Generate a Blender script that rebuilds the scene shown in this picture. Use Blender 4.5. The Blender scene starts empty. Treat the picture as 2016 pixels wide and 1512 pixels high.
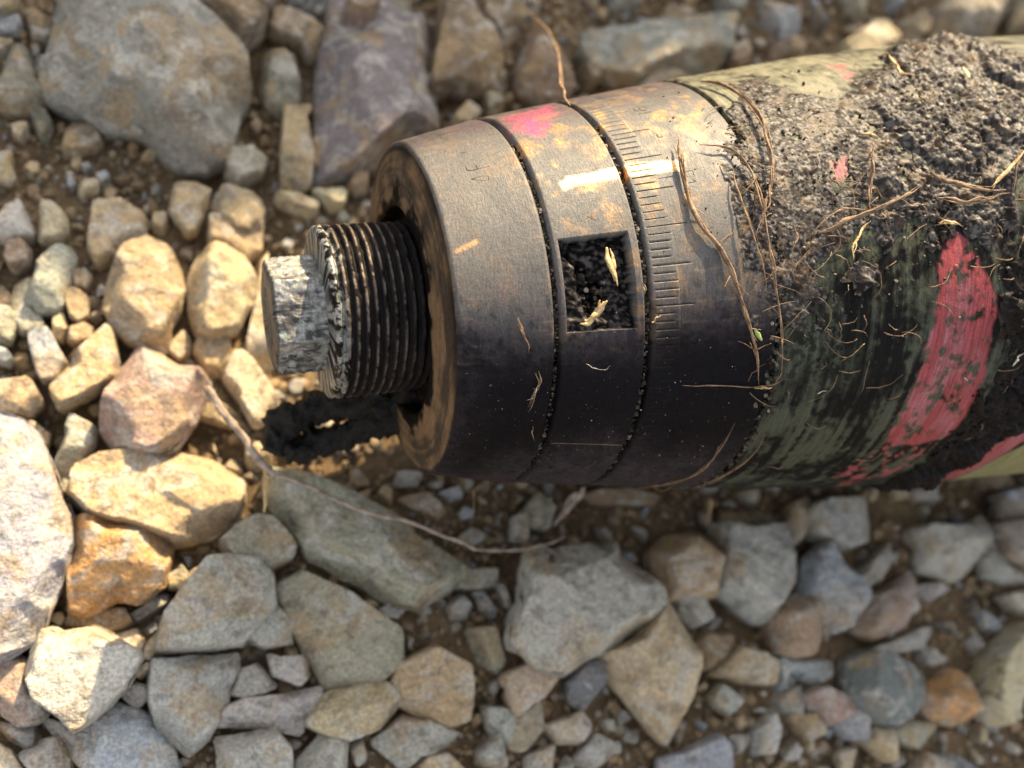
import bpy, math, random
import numpy as np
from mathutils import Matrix, Vector
random.seed(7)
RNG = np.random.default_rng(11)
C = bpy.context.scene.collection
MM = 0.001
# ---------------------------------------------------------------- camera, sun, sky, exposure
FOV = 58.0
FPX = 1008 / math.tan(math.radians(FOV / 2))
AX = np.array([0.92781936, 0.11081497, -0.35618994]); AX /= np.linalg.norm(AX)     # shell axis seen from the camera
P0 = np.array([-19.631, 13.422, -170.12])                                            # centre of the nose face, mm from the camera
_b = 0.36
NUP = np.array([-(AX[1] * _b + AX[2]) / AX[0], _b, 1.0]); NUP /= np.linalg.norm(NUP)
M = np.stack([AX, np.cross(NUP, AX), NUP])                                           # camera axes -> world (x along the shell, z up)
AXH = 55.0                                                                           # height of the shell axis over the ground, mm
CAM = -M @ P0 + np.array([0, 0, AXH])
cam_d = bpy.data.cameras.new('camera'); cam = bpy.data.objects.new('camera', cam_d); C.objects.link(cam)
cam_d.sensor_width = 36; cam_d.angle = math.radians(FOV); cam_d.clip_start = 0.005; cam_d.clip_end = 200
R4 = Matrix([list(r) for r in M]).to_4x4(); R4.translation = Vector(CAM * MM); cam.matrix_world = R4
cam_d.dof.use_dof = True; cam_d.dof.focus_distance = 0.150; cam_d.dof.aperture_fstop = 12.0
bpy.context.scene.camera = cam
SUN = np.array([0.45, 0.74, 0.0]); SUN_EL = 33.0
SUN = np.array([*(SUN[:2] / np.linalg.norm(SUN[:2]) * math.cos(math.radians(SUN_EL))), math.sin(math.radians(SUN_EL))])
sd = bpy.data.lights.new('sun', 'SUN'); sun = bpy.data.objects.new('sun', sd); C.objects.link(sun)
sd.energy = 4.8; sd.angle = math.radians(0.53); sd.color = (1.0, 0.78, 0.46)
sun.rotation_euler = Vector(SUN).to_track_quat('Z', 'Y').to_euler()
w = bpy.data.worlds.new('World'); bpy.context.scene.world = w; w.use_nodes = True
nt = w.node_tree; nt.nodes.clear()
sky = nt.nodes.new('ShaderNodeTexSky'); sky.sky_type = 'NISHITA'; sky.sun_disc = False
sky.sun_elevation = math.radians(SUN_EL); sky.sun_rotation = math.atan2(SUN[0], SUN[1]); sky.dust_density = 3.0; sky.ozone_density = 0.6
bgn = nt.nodes.new('ShaderNodeBackground'); bgn.inputs['Strength'].default_value = 0.14
out = nt.nodes.new('ShaderNodeOutputWorld')
hz = nt.nodes.new('ShaderNodeHueSaturation'); hz.inputs['Saturation'].default_value = 0.22        # a hazy, whitish sky
nt.links.new(sky.outputs[0], hz.inputs['Color']); nt.links.new(hz.outputs[0], bgn.inputs[0]); nt.links.new(bgn.outputs[0], out.inputs[0])
vs = bpy.context.scene.view_settings
vs.view_transform = 'Standard'; vs.look = 'None'; vs.exposure = 1.38; vs.gamma = 1.0; vs.use_curve_mapping = False
bpy.context.scene.cycles.max_bounces = 6

# ---------------------------------------------------------------- helpers
def px_dir(px, py): return M @ np.array([(px - 1008) / FPX, -(py - 756) / FPX, -1.0])
def px_plane(px, py, z=0.0):
    d = px_dir(px, py); t = (z - CAM[2]) / d[2]; return CAM + d * t
def project(X):
    c = (np.asarray(X, float) - CAM) @ M; return 1008 - FPX * c[:, 0] / c[:, 2], 756 + FPX * c[:, 1] / c[:, 2]
PU = np.array([0, 15.3, 30.1, 45, 60, 75, 89.5, 105, 120, 140, 165, 200, 400.])
PR = np.array([30.2, 34.0, 36.7, 39.3, 41.7, 44.0, 46.1, 47.8, 49.2, 50.6, 52., 52.6, 52.6])
def prof(u): return np.interp(u, PU, PR)
def px_shell(px, py):
    """pixel -> (u, theta) on the plain outer surface of the shell"""
    d = px_dir(px, py); t = np.linspace(0.5, 1.6, 900) * 170
    X = CAM + t[:, None] * d
    g = np.hypot(X[:, 1], X[:, 2] - AXH) - prof(X[:, 0]); g[X[:, 0] < 0] = 9
    k = np.where(g < 0)[0]
    i = k[0] if len(k) else int(np.argmin(g))
    a, b = (t[i - 1], t[i]) if len(k) else (t[i], t[i])
    for _ in range(25):
        m_ = (a + b) / 2; x = CAM + m_ * d
        if math.hypot(x[1], x[2] - AXH) - prof(x[0]) < 0: b = m_
        else: a = m_
    x = CAM + b * d
    return x[0], math.atan2(x[2] - AXH, x[1]) % (2 * math.pi) if math.atan2(x[2] - AXH, x[1]) > -math.pi / 2 else math.atan2(x[2] - AXH, x[1]) + 2 * math.pi
def on_shell(u, th, lift=0.0):
    r = prof(u) + lift; return np.array([u, r * math.cos(th), AXH + r * math.sin(th)])
def _h(ix, iy, iz, seed):
    with np.errstate(over='ignore'):
        h = (ix.astype(np.uint32) * np.uint32(374761393) + iy.astype(np.uint32) * np.uint32(668265263) + iz.astype(np.uint32) * np.uint32(2147483647 - 77777) + np.uint32(seed * 974711 + 12345))
        h = (h ^ (h >> np.uint32(13))) * np.uint32(1274126177); h = h ^ (h >> np.uint32(16)); h = h * np.uint32(2246822519); h = h ^ (h >> np.uint32(15))
    return h.astype(np.float64) / 4294967295.0
def vn(p, seed=0):
    i = np.floor(p).astype(np.int64); f = p - i; f = f * f * f * (f * (f * 6 - 15) + 10); r = 0
    for dx in (0, 1):
        wx = f[:, 0] if dx else 1 - f[:, 0]
        for dy in (0, 1):
            wy = f[:, 1] if dy else 1 - f[:, 1]
            for dz in (0, 1):
                wz = f[:, 2] if dz else 1 - f[:, 2]
                r = r + wx * wy * wz * _h(i[:, 0] + dx, i[:, 1] + dy, i[:, 2] + dz, seed)
    return r
ROT = np.array(Matrix.Rotation(.62, 3, 'X') @ Matrix.Rotation(.83, 3, 'Y') @ Matrix.Rotation(.71, 3, 'Z'))
def fbm(p, octv=4, seed=0, gain=.5):
    p = np.asarray(p, float) @ ROT; a, s, t = 1.0, 0.0, 0.0
    for k in range(octv):
        s = s + a * vn(p * 2.03 ** k + 17.3 * k, seed + k); t += a; a *= gain; p = p @ ROT
    return s / t                                    # 0..1, mean .5
def sstep(a, b, x): t = np.clip((x - a) / (b - a), 0, 1); return t * t * (3 - 2 * t)
def poly_sd(P, poly):
    """signed distance (positive inside) of points P[N,2] to a polygon"""
    poly = np.asarray(poly, float); N = len(poly); d = np.full(len(P), 1e9); ins = np.zeros(len(P), bool)
    for i in range(N):
        a, b = poly[i], poly[(i + 1) % N]; e = b - a; v = P - a
        t = np.clip((v @ e) / max(e @ e, 1e-12), 0, 1); d = np.minimum(d, np.hypot(*(v - t[:, None] * e).T))
        c = ((a[1] > P[:, 1]) != (b[1] > P[:, 1])); xx = a[0] + (P[:, 1] - a[1]) / (b[1] - a[1] + 1e-12) * e[0]
        ins ^= c & (P[:, 0] < xx)
    return np.where(ins, d, -d)
def mesh_np(name, V, F, mat, smooth=True, attrs=None):
    """V in mm, F an int array [N,3|4] or a list of such arrays"""
    Fs = F if isinstance(F, list) else [F]
    me = bpy.data.meshes.new(name); me.vertices.add(len(V)); me.vertices.foreach_set('co', (np.asarray(V, np.float32) * MM).ravel())
    idx = np.concatenate([f.ravel() for f in Fs]); tot = np.concatenate([np.full(len(f), f.shape[1]) for f in Fs])
    me.loops.add(len(idx)); me.loops.foreach_set('vertex_index', idx.astype(np.int32))
    me.polygons.add(len(tot)); me.polygons.foreach_set('loop_start', np.concatenate([[0], np.cumsum(tot)[:-1]]).astype(np.int32))
    me.update(calc_edges=True); me.validate()
    me.polygons.foreach_set('use_smooth', np.full(len(me.polygons), smooth))
    for k, v in (attrs or {}).items():
        v = np.asarray(v, np.float32)
        if v.ndim == 2:
            a = me.attributes.new(k, 'FLOAT_COLOR', 'POINT'); a.data.foreach_set('color', np.c_[v, np.ones(len(v))].astype(np.float32).ravel())
        else:
            a = me.attributes.new(k, 'FLOAT', 'POINT'); a.data.foreach_set('value', v)
    if mat: me.materials.append(mat)
    return me
def link(name, me, parent=None, loc=(0, 0, 0), **props):
    o = bpy.data.objects.new(name, me); C.objects.link(o); o.location = Vector(loc) * MM
    if parent: o.parent = parent
    for k, v in props.items(): o[k] = v
    return o
def grid_faces(nr, nc, wrap=False, off=0):
    i = np.arange(nr - 1)[:, None]; j = np.arange(nc if wrap else nc - 1)[None, :]; j2 = (j + 1) % nc
    a = i * nc + j; b = i * nc + j2
    return (np.stack([a, b, b + nc, a + nc], -1).reshape(-1, 4)) + off
def catmull(P, n=8):
    P = np.asarray(P, float); Q = np.vstack([2 * P[0] - P[1], P, 2 * P[-1] - P[-2]]); o = []
    for i in range(1, len(Q) - 2):
        for t in np.linspace(0, 1, n, endpoint=False):
            a, b, c, d = Q[i - 1:i + 3]
            o.append(.5 * ((2 * b) + (c - a) * t + (2 * a - 5 * b + 4 * c - d) * t * t + (3 * b - a - 3 * c + d) * t ** 3))
    o.append(P[-1]); return np.array(o)
def tube(path, rad, ns=6, flat=1.0, seed=0):
    """verts, faces of a tapered tube with an uneven skin"""
    path = np.asarray(path, float); n = len(path); rad = np.broadcast_to(rad, n) if np.ndim(rad) else np.full(n, rad)
    T = np.gradient(path, axis=0); T /= np.linalg.norm(T, axis=1)[:, None] + 1e-9
    up = np.array([0, -.4, .9]); S = np.cross(T, up); S /= np.linalg.norm(S, axis=1)[:, None] + 1e-9; U = np.cross(S, T)
    a = np.linspace(0, 2 * np.pi, ns, endpoint=False)
    jit = 1 + .35 * (vn(np.c_[np.repeat(np.arange(n), ns) * .8, np.tile(np.arange(ns) * 1.7, n), np.full(n * ns, seed * 3.1)], seed) - .5).reshape(n, ns)
    V = path[:, None] + rad[:, None, None] * jit[..., None] * (np.cos(a)[None, :, None] * S[:, None] + flat * np.sin(a)[None, :, None] * U[:, None])
    F = grid_faces(n, ns, True); V = V.reshape(-1, 3)
    V = np.vstack([V, path[:1], path[-1:]]); j = np.arange(ns); c0, c1 = n * ns, n * ns + 1
    cap = np.vstack([np.c_[np.full(ns, c0), (j + 1) % ns, j], np.c_[np.full(ns, c1), (n - 1) * ns + j, (n - 1) * ns + (j + 1) % ns]])
    return V, F, cap
def tubes_mesh(name, parts, mat):
    Vs, Q, T_, o = [], [], [], 0
    for V, F, cap in parts: Vs.append(V); Q.append(F + o); T_.append(cap + o); o += len(V)
    return mesh_np(name, np.vstack(Vs), [np.vstack(Q), np.vstack(T_)], mat)
# ---------------------------------------------------------------- materials
class NB:
    def __init__(s, name):
        s.m = bpy.data.materials.new(name); s.m.use_nodes = True; s.t = s.m.node_tree; s.t.nodes.clear()
        s.o = s.n('ShaderNodeOutputMaterial'); s.b = s.n('ShaderNodeBsdfPrincipled'); s.l(s.b.outputs[0], s.o.inputs[0])
    def n(s, ty, **k):
        x = s.t.nodes.new(ty)
        for a, b in k.items(): setattr(x, a, b)
        return x
    def l(s, a, b): s.t.links.new(a, b)
    def set(s, node, key, v):
        if hasattr(v, 'links') or hasattr(v, 'is_linked'): s.l(v, node.inputs[key])
        else: node.inputs[key].default_value = v
    def noise(s, vec, scale, detail=4, rough=.55, dist=0.0):
        x = s.n('ShaderNodeTexNoise'); s.l(vec, x.inputs['Vector']); x.inputs['Scale'].default_value = scale
        x.inputs['Detail'].default_value = detail; x.inputs['Roughness'].default_value = rough; x.inputs['Distortion'].default_value = dist
        return x.outputs['Fac']
    def ramp(s, f, a, b, lo=0.0, hi=1.0):
        x = s.n('ShaderNodeMapRange', interpolation_type='SMOOTHSTEP'); s.l(f, x.inputs[0])
        for k, v in zip((1, 2, 3, 4), (a, b, lo, hi)): x.inputs[k].default_value = v
        return x.outputs[0]
    def mix(s, f, a, b, mode='MIX'):
        x = s.n('ShaderNodeMix', data_type='RGBA', blend_type=mode)
        for k, v in ((0, f), (6, a), (7, b)):
            if isinstance(v, (tuple, list)): x.inputs[k].default_value = (*v, 1)
            elif isinstance(v, (int, float)): x.inputs[k].default_value = v
            else: s.l(v, x.inputs[k])
        return x.outputs[2]
    def math(s, op, a, b=0.0):
        x = s.n('ShaderNodeMath', operation=op)
        for k, v in ((0, a), (1, b)):
            if isinstance(v, (int, float)): x.inputs[k].default_value = v
            else: s.l(v, x.inputs[k])
        return x.outputs[0]
    def bump(s, h, strength, dist, normal=None):
        x = s.n('ShaderNodeBump'); s.l(h, x.inputs['Height']); x.inputs['Strength'].default_value = strength; x.inputs['Distance'].default_value = dist
        if normal is not None: s.l(normal, x.inputs['Normal'])
        return x.outputs[0]
def coords(b, shift=True):
    tc = b.n('ShaderNodeTexCoord'); v = tc.outputs['Object']
    if shift:
        oi = b.n('ShaderNodeObjectInfo'); k = b.math('MULTIPLY', oi.outputs['Random'], 37.0)
        a = b.n('ShaderNodeVectorMath', operation='ADD'); b.l(v, a.inputs[0]); b.l(k, a.inputs[1]); v = a.outputs[0]
    return v
def stone_material():
    b = NB('stone'); v = coords(b)
    at = b.n('ShaderNodeAttribute', attribute_type='OBJECT', attribute_name='tint').outputs['Color']
    big = b.noise(v, 70, 4, .6, .6); mid = b.noise(v, 260, 5, .65); fine = b.noise(v, 1300, 4, .7); pits = b.noise(v, 620, 2, .5)
    mp = b.n('ShaderNodeMapping'); b.l(v, mp.inputs[0]); mp.inputs['Rotation'].default_value = (.5, .9, .3); mp.inputs['Scale'].default_value = (1, 1, 5)
    bed = b.noise(mp.outputs[0], 150, 3, .6, .4)
    c = b.mix(b.ramp(big, .50, .60, 0, .62), at, (.37, .26, .14))
    c = b.mix(b.ramp(bed, .52, .72, 0, .5), c, (.46, .44, .41))
    c = b.mix(b.ramp(mid, .52, .64, 0, .6), c, (.15, .125, .10))
    c = b.mix(b.ramp(b.noise(v, 120, 5, .7, .8), .52, .60, 0, .6), c, (.47, .445, .40))
    c = b.mix(1.0, c, b.mix(b.ramp(fine, .3, .7), (.66, .66, .66), (1.25, 1.23, 1.18)), 'MULTIPLY')
    b.l(c, b.b.inputs['Base Color']); b.b.inputs['Roughness'].default_value = .78; b.b.inputs['Specular IOR Level'].default_value = .35
    n1 = b.bump(bed, .5, .0012); n2 = b.bump(mid, .85, .0022, n1); n3 = b.bump(fine, .5, .0004, n2)
    b.l(n3, b.b.inputs['Normal']); return b.m
def soil_material(name='soil', dark=1.0):
    b = NB(name); v = coords(b, False)
    a = b.noise(v, 40, 4, .6); f = b.noise(v, 420, 5, .7); g = b.noise(v, 1500, 3, .7)
    c = b.mix(b.ramp(a, .35, .68), (.085 * dark, .058 * dark, .034 * dark), (.235 * dark, .16 * dark, .088 * dark))
    c = b.mix(b.ramp(f, .5, .72, 0, .6), c, (.38 * dark, .29 * dark, .18 * dark))
    c = b.mix(b.ramp(g, .62, .75, 0, .5), c, (.05, .04, .03))
    b.l(c, b.b.inputs['Base Color']); b.b.inputs['Roughness'].default_value = .95; b.b.inputs['Specular IOR Level'].default_value = .15
    n1 = b.bump(f, .8, .002); b.l(b.bump(g, .7, .0007, n1), b.b.inputs['Normal']); return b.m
def shell_material(name='shell_surface', grain=1.0, lines=(.84, 1.15), turn=(3.2, .55)):
    """colour, roughness, metal and grain come from what was worked out for each point of the shell"""
    b = NB(name); v = coords(b, False)
    A = lambda k, o='Color': b.n('ShaderNodeAttribute', attribute_type='GEOMETRY', attribute_name=k).outputs[o]
    mp = b.n('ShaderNodeMapping'); b.l(v, mp.inputs[0]); mp.inputs['Scale'].default_value = (turn[0], turn[1], turn[1])
    brush = b.noise(mp.outputs[0], 1300, 3, .6); fine = b.noise(v, 3000, 3, .7); mid = b.noise(v, 900, 4, .65)
    c = b.mix(1.0, A('col'), b.mix(b.ramp(brush, .3, .7), (lines[0],) * 3, (lines[1],) * 3), 'MULTIPLY')
    c = b.mix(1.0, c, b.mix(b.ramp(fine, .3, .7), (.8, .8, .8), (1.2, 1.2, 1.2)), 'MULTIPLY')
    b.l(c, b.b.inputs['Base Color'])
    rg = b.math('ADD', A('rough', 'Fac'), b.ramp(mid, .3, .7, -.07, .07)); b.l(rg, b.b.inputs['Roughness'])
    b.l(A('metal', 'Fac'), b.b.inputs['Metallic']); lum = b.n('ShaderNodeRGBToBW'); b.l(A('col'), lum.inputs[0]); b.l(b.ramp(lum.outputs[0], .008, .07, .05, .24), b.b.inputs['Specular IOR Level'])
    n1 = b.bump(brush, .22 * grain, .0003); n2 = b.bump(mid, .14 * grain, .0004, n1); n3 = b.bump(fine, .35 * grain, .00018, n2)
    b.l(n3, b.b.inputs['Normal']); return b.m
def fibre_material(name, c0, c1, rough=.7):
    b = NB(name); v = coords(b)
    n = b.noise(v, 500, 4, .65); f = b.noise(v, 2600, 2, .6)
    c = b.mix(b.ramp(n, .35, .65), c0, c1); c = b.mix(b.ramp(f, .5, .8, 0, .5), c, tuple(x * .4 for x in c0))
    b.l(c, b.b.inputs['Base Color']); b.b.inputs['Roughness'].default_value = rough
    b.l(b.bump(f, .6, .0003), b.b.inputs['Normal']); return b.m
M_STONE = stone_material(); M_SOIL = soil_material(); M_SHELL = shell_material(); M_MUD = shell_material('packed_mud', 1.7); M_BODY = shell_material('painted_body', 1.3, (.66, 1.30), (2.6, .10))
M_ROOT = fibre_material('root_fibre', (.115, .065, .036), (.29, .185, .105)); M_STRAW = fibre_material('straw', (.36, .23, .095), (.62, .45, .22), .55)
M_STALK = fibre_material('dry_stalk', (.20, .145, .105), (.40, .325, .265)); M_HAIR = fibre_material('pale_fibre', (.55, .48, .38), (.65, .58, .48))
M_DARKFIB = fibre_material('dark_fibre', (.05, .035, .022), (.13, .085, .05))
# ---------------------------------------------------------------- ground sheet with an added bank, out of view, shaped to shade the far side
LH = SUN[:2] / np.linalg.norm(SUN[:2]); LP = np.array([-LH[1], LH[0]]); TAN = math.tan(math.radians(SUN_EL))
_edge = [(-600, 650), (-200, 560), (0, 500), (180, 505), (330, 435), (520, 405), (700, 385), (900, 310), (1200, 190), (1270, 130), (1340, 120), (1450, 130), (1600, 90), (1690, 15), (1760, 40), (2100, -20)]
_eb = np.array([px_plane(x, y, 10.0)[:2] for x, y in _edge]); _ea, _ebb = _eb @ LH, _eb @ LP
_o = np.argsort(_ebb); _ea, _ebb = _ea[_o], _ebb[_o]
SHADE_BANK = 560.0
def ground_z(x, y):
    p = np.stack([x, y], -1).reshape(-1, 2); a, b = p @ LH, p @ LP
    q = np.c_[p / 38.0, np.zeros(len(p))]; z = (fbm(q, 3, 3) - .5) * 9 + (fbm(q * 6, 3, 9) - .5) * 3.2
    H = (SHADE_BANK - np.interp(b, _ebb, _ea)) * TAN + 10 + (fbm(np.c_[b / 9, b * 0, b * 0], 2, 5) - .5) * 9
    z = z + H * sstep(SHADE_BANK - 140, SHADE_BANK, a) * (1 - .5 * sstep(SHADE_BANK + 300, SHADE_BANK + 6000, a))
    return z.reshape(np.shape(x))
def axis_pts(lo, hi, step, far):
    m = np.arange(lo, hi + .1, step); g = step * 1.18 ** np.arange(1, 60); c = np.cumsum(g); c = c[c < far]
    return np.r_[lo - c[::-1], m, hi + c]
gx, gy = axis_pts(-190, 250, 2.5, 40000), axis_pts(-190, 320, 2.5, 40000)
GX, GY = np.meshgrid(gx, gy); GZ = ground_z(GX, GY)
link('ground', mesh_np('ground', np.stack([GX, GY, GZ], -1).reshape(-1, 3), grid_faces(len(gy), len(gx)), M_SOIL), kind='structure')

# ---------------------------------------------------------------- the shell
def uth(pts): return np.array([px_shell(x, y) for x, y in pts])
def flat(q): return np.c_[q[:, 0], q[:, 1] * 42.0]                    # (u, theta) -> mm on a developed sheet
def mask(U, T, pts, soft=.8, wob=1.2, seed=1, k=.5):
    """0..1 inside a patch drawn on the surface, with a ragged edge"""
    P = np.c_[U, T * 42.0]; sdv = poly_sd(P, flat(uth(pts)))
    n = fbm(np.c_[P[:, 0] * k, P[:, 1] * k, np.full(len(P), seed)], 4, seed) - .5
    return sstep(-soft, soft, sdv + n * 2 * wob)
shell = bpy.data.objects.new('artillery_shell', None); C.objects.link(shell); shell.location = (0.12, 0, 0)
shell['label'] = 'old corroded artillery shell with threaded nose, caked in black mud, lying on the stones'; shell['category'] = 'artillery shell'
def part(name, me, parent=shell, **k):
    o = link(name, me, None, **k); o.parent = parent
    mw = Matrix.Translation((-0.12, 0, 0)) if parent is shell else Matrix.Identity(4); o.matrix_local = mw; return o
def theta_grid(step, extra=(), lo=-8, hi=222):
    t = np.arange(lo, hi, step); c = np.arange(hi, lo + 360, 4.0)
    t = np.unique(np.round(np.r_[t, c, np.asarray(extra, float)], 4)); t = t[(t >= lo) & (t < lo + 360 - 1e-6)]
    return np.radians(t)
def lathe(us, th, dr, close=True):
    """revolved skin: us [n] or (u, r) pairs; dr(U, T) adds to the radius"""
    us = np.asarray(us, float); uu, rr = (us, prof(us)) if us.ndim == 1 else us.T
    U, T = np.meshgrid(uu, th, indexing='ij'); R0 = np.repeat(rr[:, None], len(th), 1)
    R = R0 + dr(U.ravel(), T.ravel()).reshape(U.shape)
    V = np.stack([U, R * np.cos(T), AXH + R * np.sin(T)], -1).reshape(-1, 3)
    return V, grid_faces(len(uu), len(th), True), U.ravel(), T.ravel()
def lerp(a, b, m): return a + (b - a) * m[:, None]
BASE = np.array([.064, .057, .058]); NEAR_BLACK = np.array([.0042, .0038, .005]); BRASS = np.array([.37, .22, .092]); COPPER = np.array([.52, .31, .15])
MAUVE = np.array([.074, .056, .062]); PINK = np.array([.55, .07, .16]); DIRT = np.array([.03, .025, .021])
lower_shade_px = [(890, 660), (960, 700), (1100, 690), (1180, 680), (1262, 690), (1300, 640), (1400, 620), (1545, 640), (1600, 760), (1500, 870), (1300, 900), (1200, 860), (1085, 890), (1000, 900), (860, 945), (850, 800)]
copper_px = [(1100, 362), (1120, 347), (1180, 336), (1240, 322), (1330, 314), (1348, 322), (1346, 336), (1300, 341), (1240, 346), (1200, 355), (1140, 366), (1112, 374)]
def ring_colour(U, T):
    n = len(U); x = np.c_[U * .35, np.cos(T) * 9, np.sin(T) * 9]; xs = np.c_[U * 1.3, T * 5, T * 0]; xb = np.c_[U * .42, T * 42 * .30, T * 0 + 5]
    big = fbm(x, 4, 21); st = fbm(xs, 4, 22); blot = fbm(np.c_[U * .22, T * 42 * .2, T * 0 + 1], 6, 23, .6)
    col = lerp(np.tile(BASE, (n, 1)), MAUVE, sstep(.4, .65, big)); col = lerp(col, BASE * .6, sstep(.5, .75, st) * .6)
    dkn = sstep(106, 142, np.degrees(T)); col = lerp(col, np.array([.027, .022, .025]), dkn * .9)  # darkens towards the lower side, painting in its self-shade
    rough = np.full(n, .52) + (blot - .5) * .25; metal = np.full(n, .0)
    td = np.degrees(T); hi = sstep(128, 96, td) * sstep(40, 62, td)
    col = lerp(col, np.array([.135, .13, .122]), hi * .75)  # upper band painted lighter, as if the sun caught it
    br = sstep(.505, .60, .5 * blot + .5 * fbm(xb, 4, 24)) * sstep(135, 100, td) * sstep(30, 55, td)
    br = br * (.22 + .78 * sstep(12, 17, U)) * (.4 + .6 * sstep(.42, .56, fbm(np.c_[U * .16, T * 4, T * 0 + 2], 3, 28))); br = br * (.45 + .55 * sstep(.40, .60, fbm(np.c_[U * 1.5, T * 60, T * 0 + 2], 3, 26))); col = lerp(col, BRASS, br * .8); metal += br * .35; rough -= br * .08
    oil = sstep(.46, .66, fbm(np.c_[U * .5, T * 12, T * 0 + 9], 5, 29, .6) + .12 * (sstep(105, 150, td) - .5)) * sstep(92, 122, td); col = lerp(col, NEAR_BLACK * 3, oil * .6); rough -= oil * .14
    scr = sstep(.70, .76, fbm(np.c_[U * .22 + T * 2, T * 60, T * 0 + 4], 2, 30)) * sstep(150, 110, td); col = lerp(col, np.array([.26, .19, .14]), scr * .22)
    s = mask(U, T, lower_shade_px, 8.0, 2.5, 3, .7) * .92; col = lerp(col, NEAR_BLACK, s); metal *= 1 - s; rough += .05 * s  # lower half near-black: mostly painted self-shade, partly dark grime
    dn = sstep(172, 195, td) * sstep(.42, .6, blot); col = lerp(col, np.array([.042, .028, .027]), dn * .7)
    pits = sstep(.66, .74, fbm(np.c_[U * 1.6, T * 62, T * 0], 2, 25)) * sstep(100, 135, td); col = lerp(col, NEAR_BLACK, pits * .6)
    pk = np.maximum(mask(U, T, [(1026, 238), (1055, 231), (1066, 250), (1062, 268), (1040, 264)], 1.0, 2.6, 5, 1.1), .55 * mask(U, T, [(1065, 212), (1080, 210), (1082, 224), (1070, 226)], .6, 1., 6, .9))
    pk = np.maximum(pk, .28 * mask(U, T, [(985, 232), (1080, 208), (1100, 222), (1060, 270), (1010, 262)], 1.5, 1.5, 6, .6))
    col = lerp(col, PINK, pk); metal *= 1 - pk
    cp = mask(U, T, copper_px, .22, .5, 8, .9); cp = np.maximum(cp, mask(U, T, [(893, 494), (938, 470), (943, 478), (898, 501)], .15, .25, 9, 1.2) * .7)
    col = lerp(col, COPPER, cp); metal = np.maximum(metal, cp * .95); rough = np.where(cp > .5, .45, rough)
    return col, rough, np.clip(metal, 0, 1)
def attrs(c): return dict(col=c[0], rough=c[1], metal=c[2])
G1, G2 = 15.3, 30.1
gend = float(np.mean([px_shell(x, y)[0] for x, y in ((1520, 560), (1535, 650), (1533, 740))]))
# nose ring with its turned face and the deep socket
inner = [(3.0, 9.0), (3.0, 15.0), (1.6, 16.6), (2.4, 18.6), (-.8, 19.1), (-1.2, 19.5), (-1.2, 20.6), (-.95, 22.2), (-1.0, 22.5), (-.72, 24.0), (-.78, 24.4), (-.5, 25.6), (-.56, 26.0), (-.28, 27.2), (-.32, 27.6), (-.05, 29.0), (0, 29.3)]
outer = [(u, prof(u)) for u in np.r_[.35, np.arange(.7, G1 - 1.0, .3)]] + [(G1 - .9, prof(G1 - .9)), (G1 - .55, prof(G1) - .35), (G1 - .5, prof(G1) - 2.2), (G1 - .5, 24.)]
pr = [(a[0] + (b[0] - a[0]) * t, a[1] + (b[1] - a[1]) * t) for a, b in zip(inner[:-1], inner[1:]) for t in np.linspace(0, 1, max(1, int(math.hypot(b[0] - a[0], b[1] - a[1]) / .5)), endpoint=False)] + [(0, 29.3), (.03, 29.75), (.15, 30.05)] + outer
th = theta_grid(.45)
V, F, U, T = lathe(np.array(pr), th, lambda u, t: (fbm(np.c_[u * .25, np.cos(t) * 5, np.sin(t) * 5], 3, 31) - .5) * .22)
rad = np.hypot(V[:, 1], V[:, 2] - AXH); inn = (U < 15.1) & (rad < prof(U) - .25) & (rad < 29.6)
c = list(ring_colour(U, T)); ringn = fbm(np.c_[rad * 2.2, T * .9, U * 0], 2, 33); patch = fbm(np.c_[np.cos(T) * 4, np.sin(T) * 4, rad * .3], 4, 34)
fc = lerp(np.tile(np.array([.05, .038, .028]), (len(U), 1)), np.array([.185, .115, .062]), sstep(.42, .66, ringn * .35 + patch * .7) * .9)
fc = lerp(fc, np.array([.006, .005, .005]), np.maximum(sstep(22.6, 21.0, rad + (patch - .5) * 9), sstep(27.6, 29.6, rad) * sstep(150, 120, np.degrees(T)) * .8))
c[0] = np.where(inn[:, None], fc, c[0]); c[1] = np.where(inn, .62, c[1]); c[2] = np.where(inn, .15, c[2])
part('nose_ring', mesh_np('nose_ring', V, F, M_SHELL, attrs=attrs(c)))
# setting ring with the rectangular slot
sq = uth([(1100, 469), (1237, 458), (1255, 645), (1114, 656)]); su0, su1 = sq[[0, 3], 0].mean(), sq[[1, 2], 0].mean(); st0, st1 = sorted((sq[:2, 1].mean(), sq[2:, 1].mean()))
print('slot', su0, su1, np.degrees([st0, st1]), 'gend', gend)
e = .05; us = np.r_[np.arange(G1 + .9, G2 - .9, .28), su0 - e, su0, su0 + .3, su1 - .3, su1, su1 + e]; us = np.unique(us)
pr = [(G1 + .5, 24.), (G1 + .5, prof(G1) - 2.2), (G1 + .55, prof(G1) - .35), (G1 + .8, prof(G1) + .1)] + [(u, prof(u)) for u in us] + [(G2 - .75, prof(G2) - .12), (G2 - .6, prof(G2) - .4), (G2 - .55, prof(G2) - 2.2), (G2 - .55, 26.)]
de = math.degrees(e / 35); th = theta_grid(.42, [math.degrees(st0) - de, math.degrees(st0), math.degrees(st0) + .5, math.degrees(st1) - .5, math.degrees(st1), math.degrees(st1) + de])
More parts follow.
